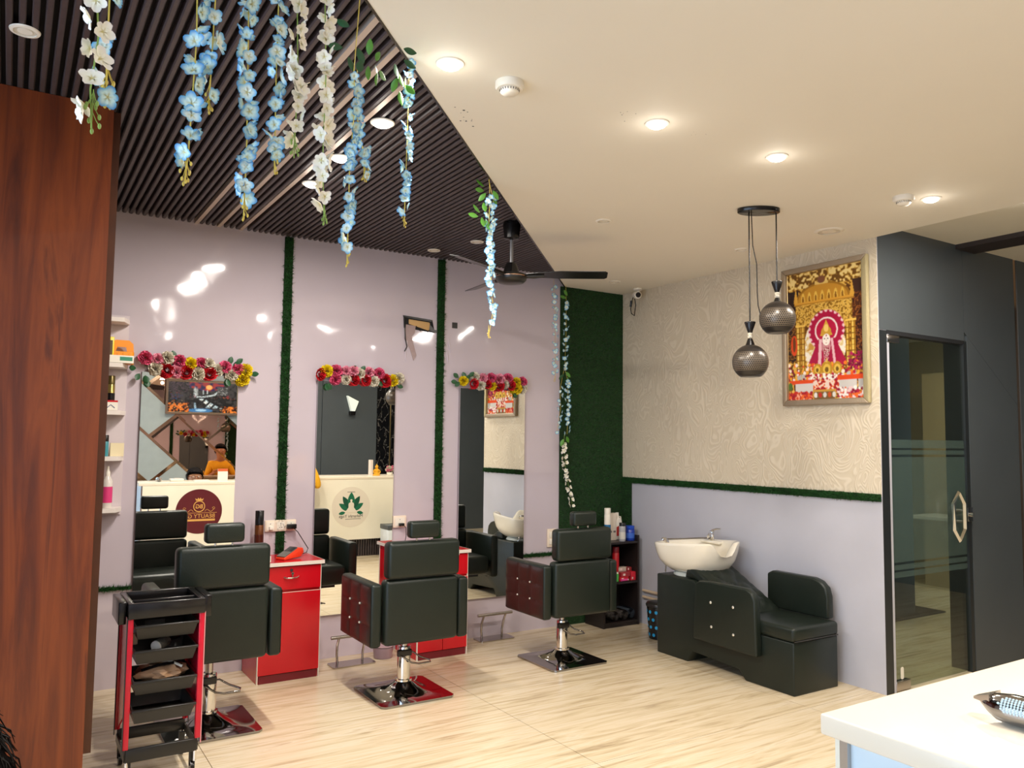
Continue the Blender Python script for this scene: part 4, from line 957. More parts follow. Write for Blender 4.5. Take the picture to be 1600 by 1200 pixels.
# ------------------------------------------------------------------ barber chairs
def quilt(bm, x_, y0, y1, z0, z1, sgn, nc=3, nr=3):
    n = 24
    g = [[None]*(n+1) for _ in range(n+1)]
    for i in range(n+1):
        for j in range(n+1):
            u, v = i/n, j/n
            d_ = (abs(math.sin(PI*u*nc))**.45)*(abs(math.sin(PI*v*nr))**.45)
            g[i][j] = bm.verts.new((x_+sgn*(.002+.009*d_), y0+(y1-y0)*u, z0+(z1-z0)*v))
    for i in range(n):
        for j in range(n): bm.faces.new((g[i][j], g[i+1][j], g[i+1][j+1], g[i][j+1]))
    return bm
def pad(bm, x0, x1, y0, y1, z0, z1, puff=.008, n=8):
    """rounded cushion: box whose faces bulge"""
    b2 = B(); box(b2, x0, x1, y0, y1, z0, z1)
    bmesh.ops.bevel(b2, geom=list(b2.edges), offset=min(x1-x0, y1-y0, z1-z0)*.28, segments=4, affect='EDGES', profile=.5)
    mp = {v: bm.verts.new(v.co) for v in b2.verts}
    for f in b2.faces: bm.faces.new([mp[v] for v in f.verts])
    b2.free(); return bm
def make_chair(label):
    t = thing('barber_chair', label, 'barber chair', (0, 0, 0), group='black leather salon chairs')
    # pyramid base plate
    bm = B(); rings = []; N_ = 64
    for k in range(17):
        q = k/16; r_sq = .22*(1-q)+.045*q; z_ = .012+.062*(q**2.6)
        ring = []
        for i in range(N_):
            a = 2*PI*(i+.5)/N_; c_, s_ = math.cos(a), math.sin(a); e = 1/max(abs(c_), abs(s_)); f = 1-q**1.5
            rr = r_sq*(e*f+(1-f)); rr = min(rr, r_sq*1.38)
            ring.append(bm.verts.new((c_*rr, s_*rr, z_)))
        rings.append(ring)
    low = [bm.verts.new((v.co.x, v.co.y, .002)) for v in rings[0]]; rings = [low]+rings
    for a, b in zip(rings, rings[1:]):
        for i in range(N_): bm.faces.new((a[i], a[(i+1) % N_], b[(i+1) % N_], b[i]))
    bm.faces.new(low[::-1]); bm.faces.new(rings[-1])
    obj('base_plate', bm, M_dchrome, t, smooth=True)
    obj('column', lathe(B(), [(.048, .072), (.048, .082), (.038, .085), (.038, .255), (.036, .262), (.02, .264)], n=28), M_chrome, t, smooth=True)
    obj('piston', cyl(B(), (0, 0, .20), (0, 0, .345), .019, n=20), M_steel, t, smooth=True)
    obj('pump_bracket', bx(-.055, .03, -.045, -.02, .215, .25), M_gplast, t, bevel=.004)
    loop = [(-.05, -.04, .235), (-.03, -.05, .215), (.02, -.065, .18), (.06, -.075, .172), (.14, -.06, .168), (.15, -.03, .172), (.10, .0, .19), (.05, -.01, .225)]
    obj('pump_lever', tube(B(), loop, .005, 8, closed=True), M_dchrome, t, smooth=True)
    obj('under_frame', bx(-.16, .16, -.13, .15, .325, .352), M_gplast, t)
    obj('seat', pad(B(), -.218, .218, -.15, .25, .352, .50), M_leather, t, smooth=True)
    obj('lower_backrest', pad(B(), -.222, .222, -.236, -.15, .33, .680), M_leather, t, smooth=True)
    up_ = obj('upper_backrest', pad(B(), -.215, .222, -.252, -.165, .685, .885), M_leather, t, smooth=True)
    obj('care_tag', bx(.221, .226, -.23, -.222, .79, .82), M_white, up_)
    obj('headrest', pad(B(), -.092, .092, -.255, -.19, .900, .993), M_leather, t, smooth=True)
    for s in (-1, 1): obj('headrest_post', cyl(B(), (s*.04, -.222, .87), (s*.04, -.222, .905), .005, n=8), M_chrome, t, smooth=True)
    for s in (-1, 1):
        x0, x1 = sorted((s*.232, s*.296))
        ar = obj('armrest', pad(B(), x0, x1, -.215, .245, .325, .662), M_leather, t, smooth=True)
        q = obj('quilted_panel', quilt(B(), s*.294, -.205, .235, .335, .645, s), M_leatherb, ar, smooth=True); q['label'] = 'dark brown quilted outer panel'
        for u in (1/3, 2/3):
            for v in (1/3, 2/3):
                ball(bb := B(), (s*.299, -.205+.44*u, .335+.31*v), .0065, 8); obj('crystal_button', bb, M_crystal, ar, smooth=True)
    return t
def copy_tree(o, parent=None):
    c = o.copy(); C.objects.link(c); c.parent = parent
    for ch in list(o.children): copy_tree(ch, c)
    return c
ch2 = make_chair('black leather salon chair in the middle, before the second mirror')
ch3 = copy_tree(ch2); ch3['label'] = 'black leather salon chair farthest right, before the third mirror'
ch1 = copy_tree(ch2); ch1['label'] = 'black leather salon chair partly hidden behind the red trolley'
ch2.location = (1.972, 4.255, 0); ch3.location = (3.16, 4.355, 0); ch1.location = (.905, 4.255, 0)
# the first chair is pumped a little higher
for o in ch1.children:
    if o.name.split('.')[0] not in ('base_plate', 'column', 'pump_bracket', 'pump_lever'): o.location.z += .034
for o in ch1.children:
    if o.name.startswith('upper_backrest'): o.scale = (1, 1, 1)
# foot rests
def footrest(x_, y_, label):
    t = thing('footrest', label, 'footrest', (x_, y_, 0), group='chrome footrests on the floor')
    obj('base_plate', prism(B(), round_rect(.29, .13, .02), 'z', 0, .008), M_steel, t)
    for s in (-1, 1): obj('support', tube(B(), [(s*.085, .03, .008), (s*.088, .035, .06), (s*.092, .02, .12), (s*.092, -.01, .175)], .008, 8), M_steel, t, smooth=True)
    obj('bar', cyl(B(), (-.145, -.012, .18), (.145, -.012, .18), .011, n=12), M_steel, t, smooth=True)
footrest(1.93, 4.955, 'chrome footrest on the floor left of the middle chair'); footrest(3.06, 5.06, 'chrome footrest on the floor between the middle and right chairs')

# ------------------------------------------------------------------ red cabinets
def cabinet(x0, label, doors=1):
    t = thing('red_cabinet', label, 'cabinet', (x0, 4.80, 0), group='red drawer cabinets under the sockets')
    W_ = .372; D_ = .345
    obj('carcass', bx(0, W_, .016, D_, .0, .678), M_red, t)
    obj('kick_board', bx(.012, W_-.012, .006, .016, .0, .045), M_dred, t)
    tp = obj('top', bx(-.012, W_+.012, -.014, D_, .679, .700), M_red, t); tp['label'] = 'red top with white edge'
    obj('edge_band', bx(-.014, W_+.014, -.016, -.0142, .679, .7005), M_edge, tp); obj('edge_band', bx(-.0145, -.0122, -.015, D_, .679, .7005), M_edge, tp); obj('edge_band', bx(W_+.0122, W_+.0145, -.015, D_, .679, .7005), M_edge, tp)
    dr = obj('drawer', bx(.004, W_-.004, 0, .015, .537, .672), M_red, t)
    obj('handle', tube(B(), [(W_/2-.045, -.002, .612), (W_/2-.03, -.014, .607), (W_/2, -.018, .605), (W_/2+.03, -.014, .607), (W_/2+.045, -.002, .612)], .004, 8), M_chrome, dr, smooth=True)
    obj('lock', cyl(B(), (W_/2, 0, .65), (W_/2, -.006, .65), .009, n=16), M_dchrome, dr)
    ky = B(); box(ky, W_/2+.002, W_/2+.008, -.012, -.009, .605, .635); cyl(ky, (W_/2+.005, -.009, .632), (W_/2+.005, -.012, .632), .008, n=12); obj('key', ky, M_steel, dr)
    if doors == 1: obj('door', bx(.004, W_-.004, 0, .015, .05, .522), M_red, t)
    else:
        obj('door', bx(.004, W_/2-.002, 0, .015, .05, .522), M_red, t); obj('door', bx(W_/2+.002, W_-.004, 0, .015, .05, .522), M_red, t)
    for s in (.0, W_-.006): obj('edge_band', bx(s, s+.006, .0005, .0162, 0, .678), M_edge, t)
    obj('edge_band', bx(.004, W_-.004, -.0006, 0, .519, .522), M_edge, t)
    return t
cabinet(1.288, 'red drawer cabinet with key in its lock, beside the leftmost chair'); cabinet(2.318, 'red drawer cabinet mostly hidden behind the middle chair', 2)
t = thing('card_terminal', 'orange and grey card payment terminal on the red cabinet', 'card terminal', (1.50, 4.93, .7005), .5)
bm = prism(B(), [(-.08, 0), (-.082, .014), (.03, .062), (.075, .062), (.085, .035), (.06, .008)], 'y', -.037, .037); obj('housing', bm, mat('orange_plastic', '#e8401c', .35), t, bevel=.004)
bm = prism(B(), [(-.074, .0175), (.026, .0605), (.03, .066), (-.078, .0225)], 'y', -.034, .034); obj('keypad', bm, mat('grey_keys', '#6a6660', .5), t)
bm = prism(B(), [(-.018, .0425), (.03, .0631), (.03, .069), (-.018, .0485)], 'y', -.030, .030); obj('screen', bm, mat('screen', '#23262e', .2), t)
def spray(x_, y_, z_, H_, r, body, cap, label, band=None, name='spray_bottle', capf=.3):
    t = thing(name, label, 'bottle', (x_, y_, z_))
    obj('body', lathe(B(), [(r*.95, 0), (r, .004), (r, H_*(1-capf)-.004), (r*.92, H_*(1-capf))], n=24), body, t, smooth=True)
    obj('cap', lathe(B(), [(r*.97, H_*(1-capf)), (r*.97, H_-.003), (r*.9, H_)], n=24), cap, t, smooth=True)
    if band: obj('label_band', lathe(B(), [(r+.0006, H_*.12), (r+.0006, H_*.5)], n=24), band, t, smooth=True)
    return t
M_amber = mat('amber_metal', '#6a3c1c', .25, metal=.4)
spray(1.335, 5.03, .7005, .292, .027, M_amber, M_bplast, 'brown spray bottle with a black cap behind the leftmost chair', band=mat('amber_dark', '#4a1c10', .3))
# sockets and switches
def plate(x0, x1, z0, z1, label, cat='socket', gang=2, plug=True):
    t = thing('wall_socket', label, cat, ((x0+x1)/2, YA, z0)); w2 = (x1-x0)/2; h = z1-z0
    obj('cover_plate', bx(-w2, w2, -.018, -.001, 0, h), mat('ivory', '#e9d8c4', .35), t, bevel=.003)
    for k in range(gang):
        cx = -w2+(2*w2)*(k+.5)/gang
        obj('insert', bx(cx-w2/gang*.72, cx+w2/gang*.72, -.0205, -.018, h*.15, h*.85), M_white, t)
        for dz, dx in ((.68, 0), (.35, -.007), (.35, .007)):
            obj('pin_hole', cyl(B(), (cx+dx, -.0205, h*dz), (cx+dx, -.0212, h*dz), .0028, n=8), M_gplast, t)
    return t
t = plate(1.400, 1.598, .846, .918, 'ivory triple socket plate over the first turf strip', gang=3)
obj('plug', bx(.035, .095, -.05, -.0215, .015, .045), M_bplast, t, bevel=.004); obj('plug', bx(-.075, -.052, -.04, -.0215, .012, .034), M_white, t, bevel=.003)
tag(obj('charger_cable', tube(B(), [(1.565, YA-.05, .875), (1.60, YA-.055, .84), (1.64, YA-.05, .78), (1.675, YA-.04, .73), (1.655, YA-.07, .709), (1.60, YA-.12, .705), (1.56, 4.98, .7045)], .0028, 6), M_bplast, smooth=True), 'black charger cable running from the socket to the payment terminal', 'cable')
t = plate(2.279, 2.378, .830, .912, 'ivory single socket with a black plug right of the middle mirror', gang=1)
obj('plug', bx(-.012, .025, -.045, -.0215, .012, .032), M_bplast, t, bevel=.003)
tag(obj('power_cable', tube(B(), [(2.345, YA-.045, .85), (2.362, YA-.05, .83), (2.365, YA-.045, .77), (2.35, YA-.05, .706), (2.38, 5.0, .704), (2.45, 4.98, .704)], .0025, 6), M_bplast, smooth=True), 'black power cable hanging from the single socket beside the middle mirror', 'cable')
t = thing('switch_plate', 'ivory double switch plate behind the right chair', 'switch', (3.63, YA, .617)); obj('cover_plate', bx(-.045, .045, -.014, -.001, 0, .14), bpy.data.materials['ivory'], t, bevel=.003)
for k in (0, 1):
    for j in (0, 1): obj('rocker', bx(-.028+.03*j, -.004+.03*j, -.019, -.014, .02+.055*k, .062+.055*k), M_white, t, bevel=.002)
for x_, lb in ((2.58, 'left'), (2.70, 'right')):
    t = thing('hair_clip', 'black clip on the cabinet, %s of the middle chair headrest' % lb, 'clip', (x_-.07, 5.0, .7005))
    obj('clip_body', prism(B(), [(-.03, 0), (-.03, .01), (.0, .018), (.03, .012), (.03, 0)], 'y', -.008, .008), M_bplast, t)
# pipe opening left by an air conditioner, and small hole
t = thing('wall_opening', 'torn rectangular pipe opening in the wall above the middle mirror', 'wall opening', (2.455, YA, 2.215))
obj('recess', prism(B(), [(-.125, .105), (-.12, .02), (.12, .002), (.125, .005), (.105, .09)], 'y', -.0025, -.001), M_black, t)
obj('top_lip', prism(B(), [(-.13, .108), (-.125, .094), (.09, .080), (.105, .094)], 'y', -.008, -.001), M_bplast, t)
obj('foam_block', prism(B(), [(-.085, .084), (-.085, .050), (.07, .014), (.085, .030), (.08, .074)], 'y', -.010, -.003), M_tan, t, bevel=.003)
obj('flange', prism(B(), [(.08, .06), (.12, .022), (.14, .022), (.14, .004), (.075, .012)], 'y', -.012, -.003), M_bplast, t)
obj('hanging_wire', tube(B(), [(-.12, -.012, .095), (-.118, -.014, .02), (-.112, -.014, -.06), (-.098, -.012, -.115), (-.115, -.01, -.15)], .004, 6), M_bplast, t, smooth=True)
obj('loop_wire', tube(B(), [(-.03, -.012, .04), (.0, -.016, .005), (.05, -.016, -.006), (.08, -.012, .012), (.09, -.01, .03)], .0018, 6), M_bplast, t, smooth=True)
bm = B(); V0 = [(-.105, .045), (-.03, .04), (-.035, -.01), (-.06, -.04), (-.02, -.17), (-.04, -.21), (-.075, -.12), (-.115, -.06)]
for i in range(len(V0)-2): pass
prism(bm, V0, 'y', -.006, -.002); obj('torn_laminate', bm, mat('torn_film', '#a08a88', .3, bump=.6, bscale=30), t)
tag(obj('wall_box', bx(2.722, 2.765, YA-.004, YA-.001, 2.265, 2.308), M_gplast), 'small square black hole right of the second turf strip', 'wall box')
# wall film creases (raised glossy folds next to the opening)
for (x_, z_, a) in ((2.36, 2.12, .1), (2.35, 2.05, -.3), (2.70, 2.13, .35), (2.685, 2.05, .1), (2.665, 1.96, -.5)):
    bm = B(); tube(bm, [(x_-.02*math.sin(a), YA-.001, z_+.05), (x_, YA-.004, z_), (x_+.02*math.sin(a)+.006, YA-.001, z_-.05)], [.002, .006, .002], 8); obj('crease', bm, mat('film_crease', '#cfc2ca', .05) if x_ == 2.36 else bpy.data.materials['film_crease'], wb, smooth=True)

# ------------------------------------------------------------------ plastic tub by the wall
t = thing('plastic_tub', 'round mauve plastic tub on the floor behind the middle chair', 'tub', (2.165, 5.0, 0))
obj('tub', lathe(B(), [(.055, 0), (.06, .003), (.068, .07), (.064, .07), (.056, .008), (.001, .006)], n=28), mat('mauve_plastic', '#9c8288', .3), t, smooth=True)
obj('lid', lathe(B(), [(.001, .074), (.069, .074), (.070, .078), (.001, .080)], n=28), mat('mauve_lid', '#a88e94', .3), t, smooth=True)

# ------------------------------------------------------------------ wall shelf with products
t = thing('wall_shelf', 'white wall shelf of stacked boards beside the wooden panel', 'shelf', (.40, YA, .99))
obj('back_board', bx(-.22, .168, -.012, -.001, 0, 1.16), mat('shelf_pink', '#cfc3c6', .4), t)
zz = [1.115, .855, .585, .325, .035]
for k, z_ in enumerate(zz):
    obj('shelf_board', prism(B(), [(-.22, -.015), (.165, -.015), (.165, -.06), (.125, -.17), (-.22, -.17)], 'z', z_-.012, z_+.012), mat('shelf_white', '#e4dad2', .4) if k == 0 else bpy.data.materials['shelf_white'], t)
SZ = [.99+z_+.0125 for z_ in zz]
M_org = mat('orange_basket', '#f0940c', .35); M_yel = mat('yellow_card', '#f0d820', .4)
t = thing('basket', 'orange plastic basket with a curved handle on the wall shelf', 'basket', (.525, YA-.075, SZ[1]))
bm = B(); b2 = prism(bm, round_rect(.13, .10, .02), 'z', 0, .07); obj('bowl', bm, M_org, t)
obj('handle', prism(B(), [(-.065, .075), (-.06, .12), (-.03, .14), (.04, .14), (.062, .12), (.066, .075), (.03, .075), (.025, .1), (-.02, .1), (-.03, .075)], 'y', -.004, .004), M_org, t)
for k in range(4): obj('rib', bx(-.055+.03*k, -.040+.03*k, -.054, -.05, .01, .06), M_org, t)
t = thing('product_box', 'white box with a green label at the front of the wall shelf', 'box', (.52, YA-.15, SZ[1]+.001)); obj('carton', bx(-.062, .062, -.02, .02, 0, .042), M_white, t); obj('green_label', bx(-.01, .055, -.0206, -.02, .012, .034), mat('green_label', '#2f8a6c', .4), t)
t = thing('product_bottle', 'tall yellow framed bottle at the edge of the wall shelf', 'bottle', (.452, YA-.11, SZ[1])); obj('body', bx(-.03, .03, -.02, .02, 0, .15), M_yel, t, bevel=.004); obj('dark_label', bx(-.022, .022, -.0208, -.02, .02, .13), mat('brown_label', '#5a4420', .4), t); obj('cap', cyl(B(), (0, 0, .15), (0, 0, .18), .01, n=12), M_white, t)
spray(.480, YA-.08, SZ[2], .20, .022, mat('gold_can', '#b09a58', .2, metal=.7), mat('dark_gold', '#6a5c34', .25, metal=.6), 'gold thermos shaped bottle on the third shelf board', band=M_bplast, capf=.25)
t = thing('product_box', 'white box with a red lid stripe on the third shelf board', 'box', (.476, YA-.148, SZ[2]+.001)); obj('carton', bx(-.035, .035, -.015, .015, 0, .055), M_white, t); obj('red_stripe', bx(-.035, .035, -.0156, -.015, .045, .055), M_red, t); obj('blue_arch', tube(B(), [(-.02, -.016, .012), (0, -.016, .03), (.02, -.016, .012)], .002, 5), mat('navy', '#2a3a7a', .4), t)
t = thing('product_box', 'cream carton on the fourth shelf board', 'box', (.520, YA-.08, SZ[3])); obj('carton', bx(-.03, .04, -.02, .02, 0, .075), mat('cream_card', '#e8d8b0', .5), t); obj('dark_tab', bx(.0402, .0408, -.01, .01, .02, .06), M_gplast, t)
spray(.462, YA-.12, SZ[3], .12, .017, mat('teal_bottle', '#3f8a94', .25), M_bplast, 'small teal bottle with a black cap on the fourth shelf board')
t = thing('spray_bottle', 'clear spray bottle with a pink label on the lowest shelf board', 'bottle', (.482, YA-.12, SZ[4]))
obj('body', lathe(B(), [(.026, 0), (.027, .004), (.027, .15), (.012, .18)], n=24), mat('clear_plastic', '#d8cfc6', .15), t, smooth=True); obj('pink_label', lathe(B(), [(.0276, .03), (.0276, .12)], n=24), mat('pink_label', '#d83c78', .4), t, smooth=True)
obj('nozzle', lathe(B(), [(.011, .18), (.012, .20), (.006, .215), (.005, .235)], n=16), M_white, t, smooth=True)

# ------------------------------------------------------------------ trolley
t = thing('salon_trolley', 'black and red salon trolley with four open drawers beside the wooden panel', 'trolley', (.606, 3.70, 0))
TW = .141
for y_ in (.0, .28):
    obj('bottom_bar', bx(-TW, TW, y_-.008, y_+.008, .095 if y_ == 0 else .10, .15), M_gplast, t, bevel=.004)
for s in (-1, 1):
    for y_ in (0, .28):
        pp = obj('post', bx(s*TW-.011, s*TW+.011, y_-.012, y_+.012, .15, .684), M_rplast, t, bevel=.003)
        obj('post_edge', bx(s*TW-(.0145 if s < 0 else -.011), s*TW+(.0145 if s > 0 else -.011), y_-.013, y_-.004, .13, .684), M_bframe if s < 0 else mat('pink_edge', '#e89a9a', .3) if y_ == 0 else M_bframe, pp)
        if True:
            lg = obj('leg', cyl(B(), (s*TW*.95, y_+.0, .055), (s*TW*.95, y_, .10), .008, n=10), M_chrome, t)
    obj('side_rail', bx(s*TW-.004, s*TW+.004, .0, .28, .098, .13), M_gplast, t)
    sp = obj('side_panel', prism(B(), [(.01, .30), (.27, .15), (.27, .684), (.01, .684)], 'x', s*TW-.003, s*TW+.003), mat('red_translucent', '#b80c2c', .2) if s > 0 else bpy.data.materials.get('red_translucent') or M_rplast, t)
    sb = obj('side_tray', bx(*sorted((s*(TW+.014), s*(TW+.045))), .02, .25, .655, .748), M_bplast, t, bevel=.004)
for sx in (-1, 1):
    for y_ in (.02, .26):
        bm = B(); cyl(bm, (sx*TW*.9-.008, y_, .026), (sx*TW*.9+.008, y_, .026), .026, n=20); c_ = obj('caster', bm, M_bplast, t, smooth=True)
        obj('caster_fork', bx(sx*TW*.9-.012, sx*TW*.9+.012, y_-.006, y_+.006, .03, .097), M_gplast, c_)
top = obj('top_tray', bx(-TW-.012, TW+.012, -.015, .285, .685, .70), M_bplast, t)
for a in ((-TW-.012, TW+.012, -.02, -.002, .68, .745), (-TW-.012, TW+.012, .27, .287, .685, .745), (-TW-.012, -TW+.012, -.002, .27, .685, .745), (TW-.012, TW+.012, -.002, .27, .685, .745), (-TW+.01, TW-.01, .10, .108, .70, .738)):
    obj('tray_wall', bx(*a), M_bplast, top, bevel=.003)
def drawer(z1, depth_front, h=.07, back=.25):
    x0 = TW-.018; bm = B()
    prof = [(-x0, 0), (x0, 0), (x0-.022, -h), (-x0+.022, -h)]
    pull = depth_front
    def ringz(z_, xs_, ya, yb):
        return [bm.verts.new(q) for q in ((-xs_, ya, z_), (xs_, ya, z_), (xs_, yb, z_), (-xs_, yb, z_))]
    R = [ringz(z1-h, x0-.013, pull+.02, back-.02), ringz(z1-.012, x0-.002, pull, back), ringz(z1, x0-.001, pull-.002, back), ringz(z1, x0-.006, pull+.006, back-.006), ringz(z1-h+.004, x0-.017, pull+.026, back-.026)]
    for a, b in zip(R, R[1:]):
        for i in range(4): bm.faces.new((a[i], a[(i+1) % 4], b[(i+1) % 4], b[i]))
    bm.faces.new(R[0][::-1]); bm.faces.new(R[-1])
    d_ = obj('drawer', bm, M_gplast, t)
    obj('lip', bx(-x0-.004, x0+.004, pull-.012, pull+.004, z1-.010, z1+.001), M_gplast, d_, bevel=.003)
    for s in (-1, 1): obj('runner', bx(*sorted((s*(x0+.001), s*(TW-.004))), 0.02, .25, z1-.02, z1-.008), M_rplast, t)
for z_ in (.652, .549, .424, .308): drawer(z_, -.02, h=.06)
t0 = .0
tt = thing('hair_brush', 'round grey brush with a white end lying in the second trolley drawer', 'brush', (.60, 3.77, .495))
obj('bristle_barrel', cyl(B(), (-.02, .0, .045), (.03, .05, .055), .026, .02, n=18), mat('brush_grey', '#6a6458', .8, bump=.8, bscale=150), tt, smooth=True); obj('end_cap', cyl(B(), (-.024, -.004, .044), (-.02, .0, .045), .024, n=18), M_white, tt)
obj('handle', cyl(B(), (.03, .05, .055), (.09, .11, .05), .008, .006, n=10), M_bplast, tt, smooth=True)
tt = thing('cosmetic_pouch', 'crumpled beige and black pouch in the third trolley drawer', 'pouch', (.605, 3.80, .366))
bm = B(); bmesh.ops.create_icosphere(bm, subdivisions=3, radius=1)
for v in bm.verts:
    v.co = Vector((v.co.x*.10, v.co.y*.065, v.co.z*.038))*(1+.18*math.sin(v.co.x*9+v.co.y*5)+.1*math.sin(v.co.y*13)); v.co.z += .058
obj('pouch_body', bm, mat('beige_cloth', '#b8906c', .8, vary=.25, vscale=12, bump=.5, bscale=30), tt, smooth=True)
obj('strap', tube(B(), [(-.08, -.03, .08), (-.02, -.05, .098), (.05, -.03, .095), (.09, .0, .07)], .007, 6), M_bplast, tt, smooth=True)
obj('strap', tube(B(), [(-.03, .04, .09), (.03, -.02, .105), (.08, -.05, .08)], .006, 6), mat('cream_strap', '#d8d0c0', .6), tt, smooth=True)
tt = thing('comb', 'black comb standing in the top trolley drawer', 'comb', (.57, 3.77, .598))
bm = B(); box(bm, -.04, .04, .0, .004, .005, .018)
for k in range(16): box(bm, -.038+k*.005, -.036+k*.005, .0005, .0035, .018, .055)
obj('teeth', bm, mat('comb_grey', '#55504a', .5), tt)
tt = thing('scissors', 'pair of dark scissors lying on the trolley top tray', 'scissors', (.65, 3.75, .7005))
bm = B(); tube(bm, [(-.05, .01, .006), (.04, .0, .006)], [.002, .004], 6); tube(bm, [(-.05, .0, .006), (.04, .012, .006)], [.002, .004], 6); obj('blades', bm, M_steel, tt, smooth=True)
for s in (-1, 1): obj('finger_ring', tube(B(), [(.055+.014*math.cos(a), .006+s*.014+.010*math.sin(a), .006) for a in [2*PI*k/12 for k in range(12)]], .003, 6, closed=True), M_bplast, tt, smooth=True)
tt = thing('roll_tube', 'cream paper roll in the side of the trolley below the top drawer', 'roll', (.497, 3.80, .553)); obj('roll', cyl(B(), (0, 0, 0.0), (0, 0, .045), .012, n=16), mat('cream_roll', '#e8d8b8', .6), tt, smooth=True)

# ------------------------------------------------------------------ black shelf unit in the corner
t = thing('shelf_unit', 'black open shelf unit in the corner below the turf panel', 'shelf unit', (3.945, 4.89, 0))
M_bw = mat('black_wood', '#231c1b', .4, vary=.15, vscale=8); w_ = .36; dd = .235
for a, nm in (((0, .016, 0, dd, 0, .70), 'side_panel'), ((w_-.016, w_, 0, dd, 0, .70), 'side_panel'), ((.017, w_-.017, dd-.008, dd, .0, .70), 'back_panel')): obj(nm, bx(*a), M_bw, t)
for z_ in (.04, .345, .655): obj('shelf_board', bx(.017, w_-.017, .002, dd-.009, z_-.016, z_), M_bw, t)
obj('kick_board', bx(.017, w_-.017, .006, .014, 0, .022), M_bw, t); obj('top_rail', bx(.017, w_-.017, dd-.02, dd-.0085, .657, .70), M_bw, t)
Z3 = .656; Z2 = .346; Z1 = .041; X0, Y0 = 3.945, 4.89
spray(X0+.115, Y0+.10, Z3, .26, .026, M_white, M_white, 'tall white bottle with a blue label on the black shelf unit', band=mat('blue_label', '#1c6a9c', .4), capf=.2)
for k, xx in enumerate((.168, .206)):
    t = thing('product_box', 'tall white cream carton, %s of the pair on the black shelf unit' % ('left' if k == 0 else 'right'), 'box', (X0+xx, Y0+.14, Z3)); obj('carton', bx(-.018, .018, -.018, .018, 0, .215), mat('ivory_card', '#e8dccb', .5) if k == 0 else bpy.data.materials['ivory_card'], t); obj('print_line', bx(-.012, .012, -.0186, -.018, .06, .075), mat('print_grey', '#7a706a', .5) if k == 0 else bpy.data.materials['print_grey'], t)
t = thing('spray_bottle', 'white and red trigger bottle with a handle on the black shelf unit', 'bottle', (X0+.262, Y0+.15, Z3))
obj('body', prism(B(), [(-.036, 0), (.036, 0), (.038, .11), (.022, .165), (-.012, .185), (-.03, .15), (-.038, .09)], 'y', -.022, .022), M_white, t, bevel=.006)
obj('red_label', prism(B(), [(-.03, .03), (.03, .03), (.034, .10), (.015, .12), (-.03, .10)], 'y', -.0235, -.0222), mat('redlab', '#c83a2c', .4), t); obj('cap', cyl(B(), (-.005, 0, .18), (-.008, 0, .215), .013, n=14), M_white, t, smooth=True); obj('handle', tube(B(), [(.0, 0, .185), (.028, 0, .18), (.04, 0, .12), (.038, 0, .08)], .006, 8), M_white, t, smooth=True)
spray(X0+.222, Y0+.045, Z3, .145, .026, mat('grey_bottle', '#a8a8ac', .3), M_bplast, 'grey bottle with a black cap at the front of the black shelf unit', band=mat('pale_label', '#d0ccc4', .5), capf=.18)
t = thing('jar', 'wide blue jar with a ribbed lid on the black shelf unit', 'jar', (X0+.315, Y0+.06, Z3))
Mb = mat('blue_plastic', '#1438a0', .3); obj('body', lathe(B(), [(.034, 0), (.037, .004), (.037, .085), (.030, .092)], n=28), Mb, t, smooth=True); obj('lid', lathe(B(), [(.035, .092), (.036, .112), (.033, .116)], n=20), mat('blue_lid', '#1c48b8', .3), t)
obj('label_band', lathe(B(), [(.0376, .02), (.0376, .06)], n=28), mat('blue_pale', '#3c68c8', .4), t, smooth=True)
spray(X0+.20, Y0+.10, Z2, .26, .028, mat('red_can', '#b81c24', .3), mat('dark_red_cap', '#8a1420', .3), 'tall red can on the middle board of the black shelf unit', capf=.18)
cols = [('#c81e2c', .0, .0), ('#b4686c', .045, .03), ('#c8b8a8', .08, .06), ('#a83038', .0, .03), ('#d8283c', .1, .0), ('#8c2c30', .1, .06)]
names = ['bright red carton at the bottom left of the carton pile', 'pinkish carton lying across the carton pile', 'cream carton on top of the carton pile', 'dark crimson carton in the middle of the pile', 'red carton at the right end of the pile', 'brownish red carton at the top right of the pile']
pos = [(.225, 0, .0), (.265, .05, .0), (.25, .05, .066), (.24, .0, .033), (.318, .0, .0), (.31, .04, .066)]
for (c_, _, _), lb, (dx, dy, dz) in zip(cols, names, pos):
    t = thing('product_box', lb, 'box', (X0+dx, Y0+.045+dy, Z2+dz), 0); hw_ = .045 if dx < .3 else .024
    if dz == 0 and dy > 0: hw_ = .04
    obj('carton', bx(-hw_, hw_, -.022, .022, 0, .064 if dz == 0 and dy > 0 else .032 if dx < .3 else .065 if dz == 0 else .03), mat('carton', c_, .4), t); obj('print_patch', bx(-hw_*.6, -hw_*.1, -.0226, -.022, .008, .024), mat('carton_print', '#f0d8d0', .5), t)
t = thing('tube', 'small green tube in front of the cartons', 'tube', (X0+.16, Y0+.03, Z2)); obj('tube_body', cyl(B(), (0, 0, 0.001), (0, 0, .06), .011, n=14), mat('green_tube', '#4aa84c', .4), t, smooth=True); obj('cap', cyl(B(), (0, 0, .06), (0, 0, .072), .008, n=12), M_white, t)
t = thing('tube', 'pink tube lying in front of the cartons', 'tube', (X0+.215, Y0+.012, Z2)); obj('tube_body', cyl(B(), (-.03, 0, .01), (.03, 0, .01), .009, n=12), mat('pink_tube', '#e84c94', .4), t, smooth=True); obj('cap', cyl(B(), (.03, 0, .01), (.042, 0, .01), .006, n=12), M_white, t)
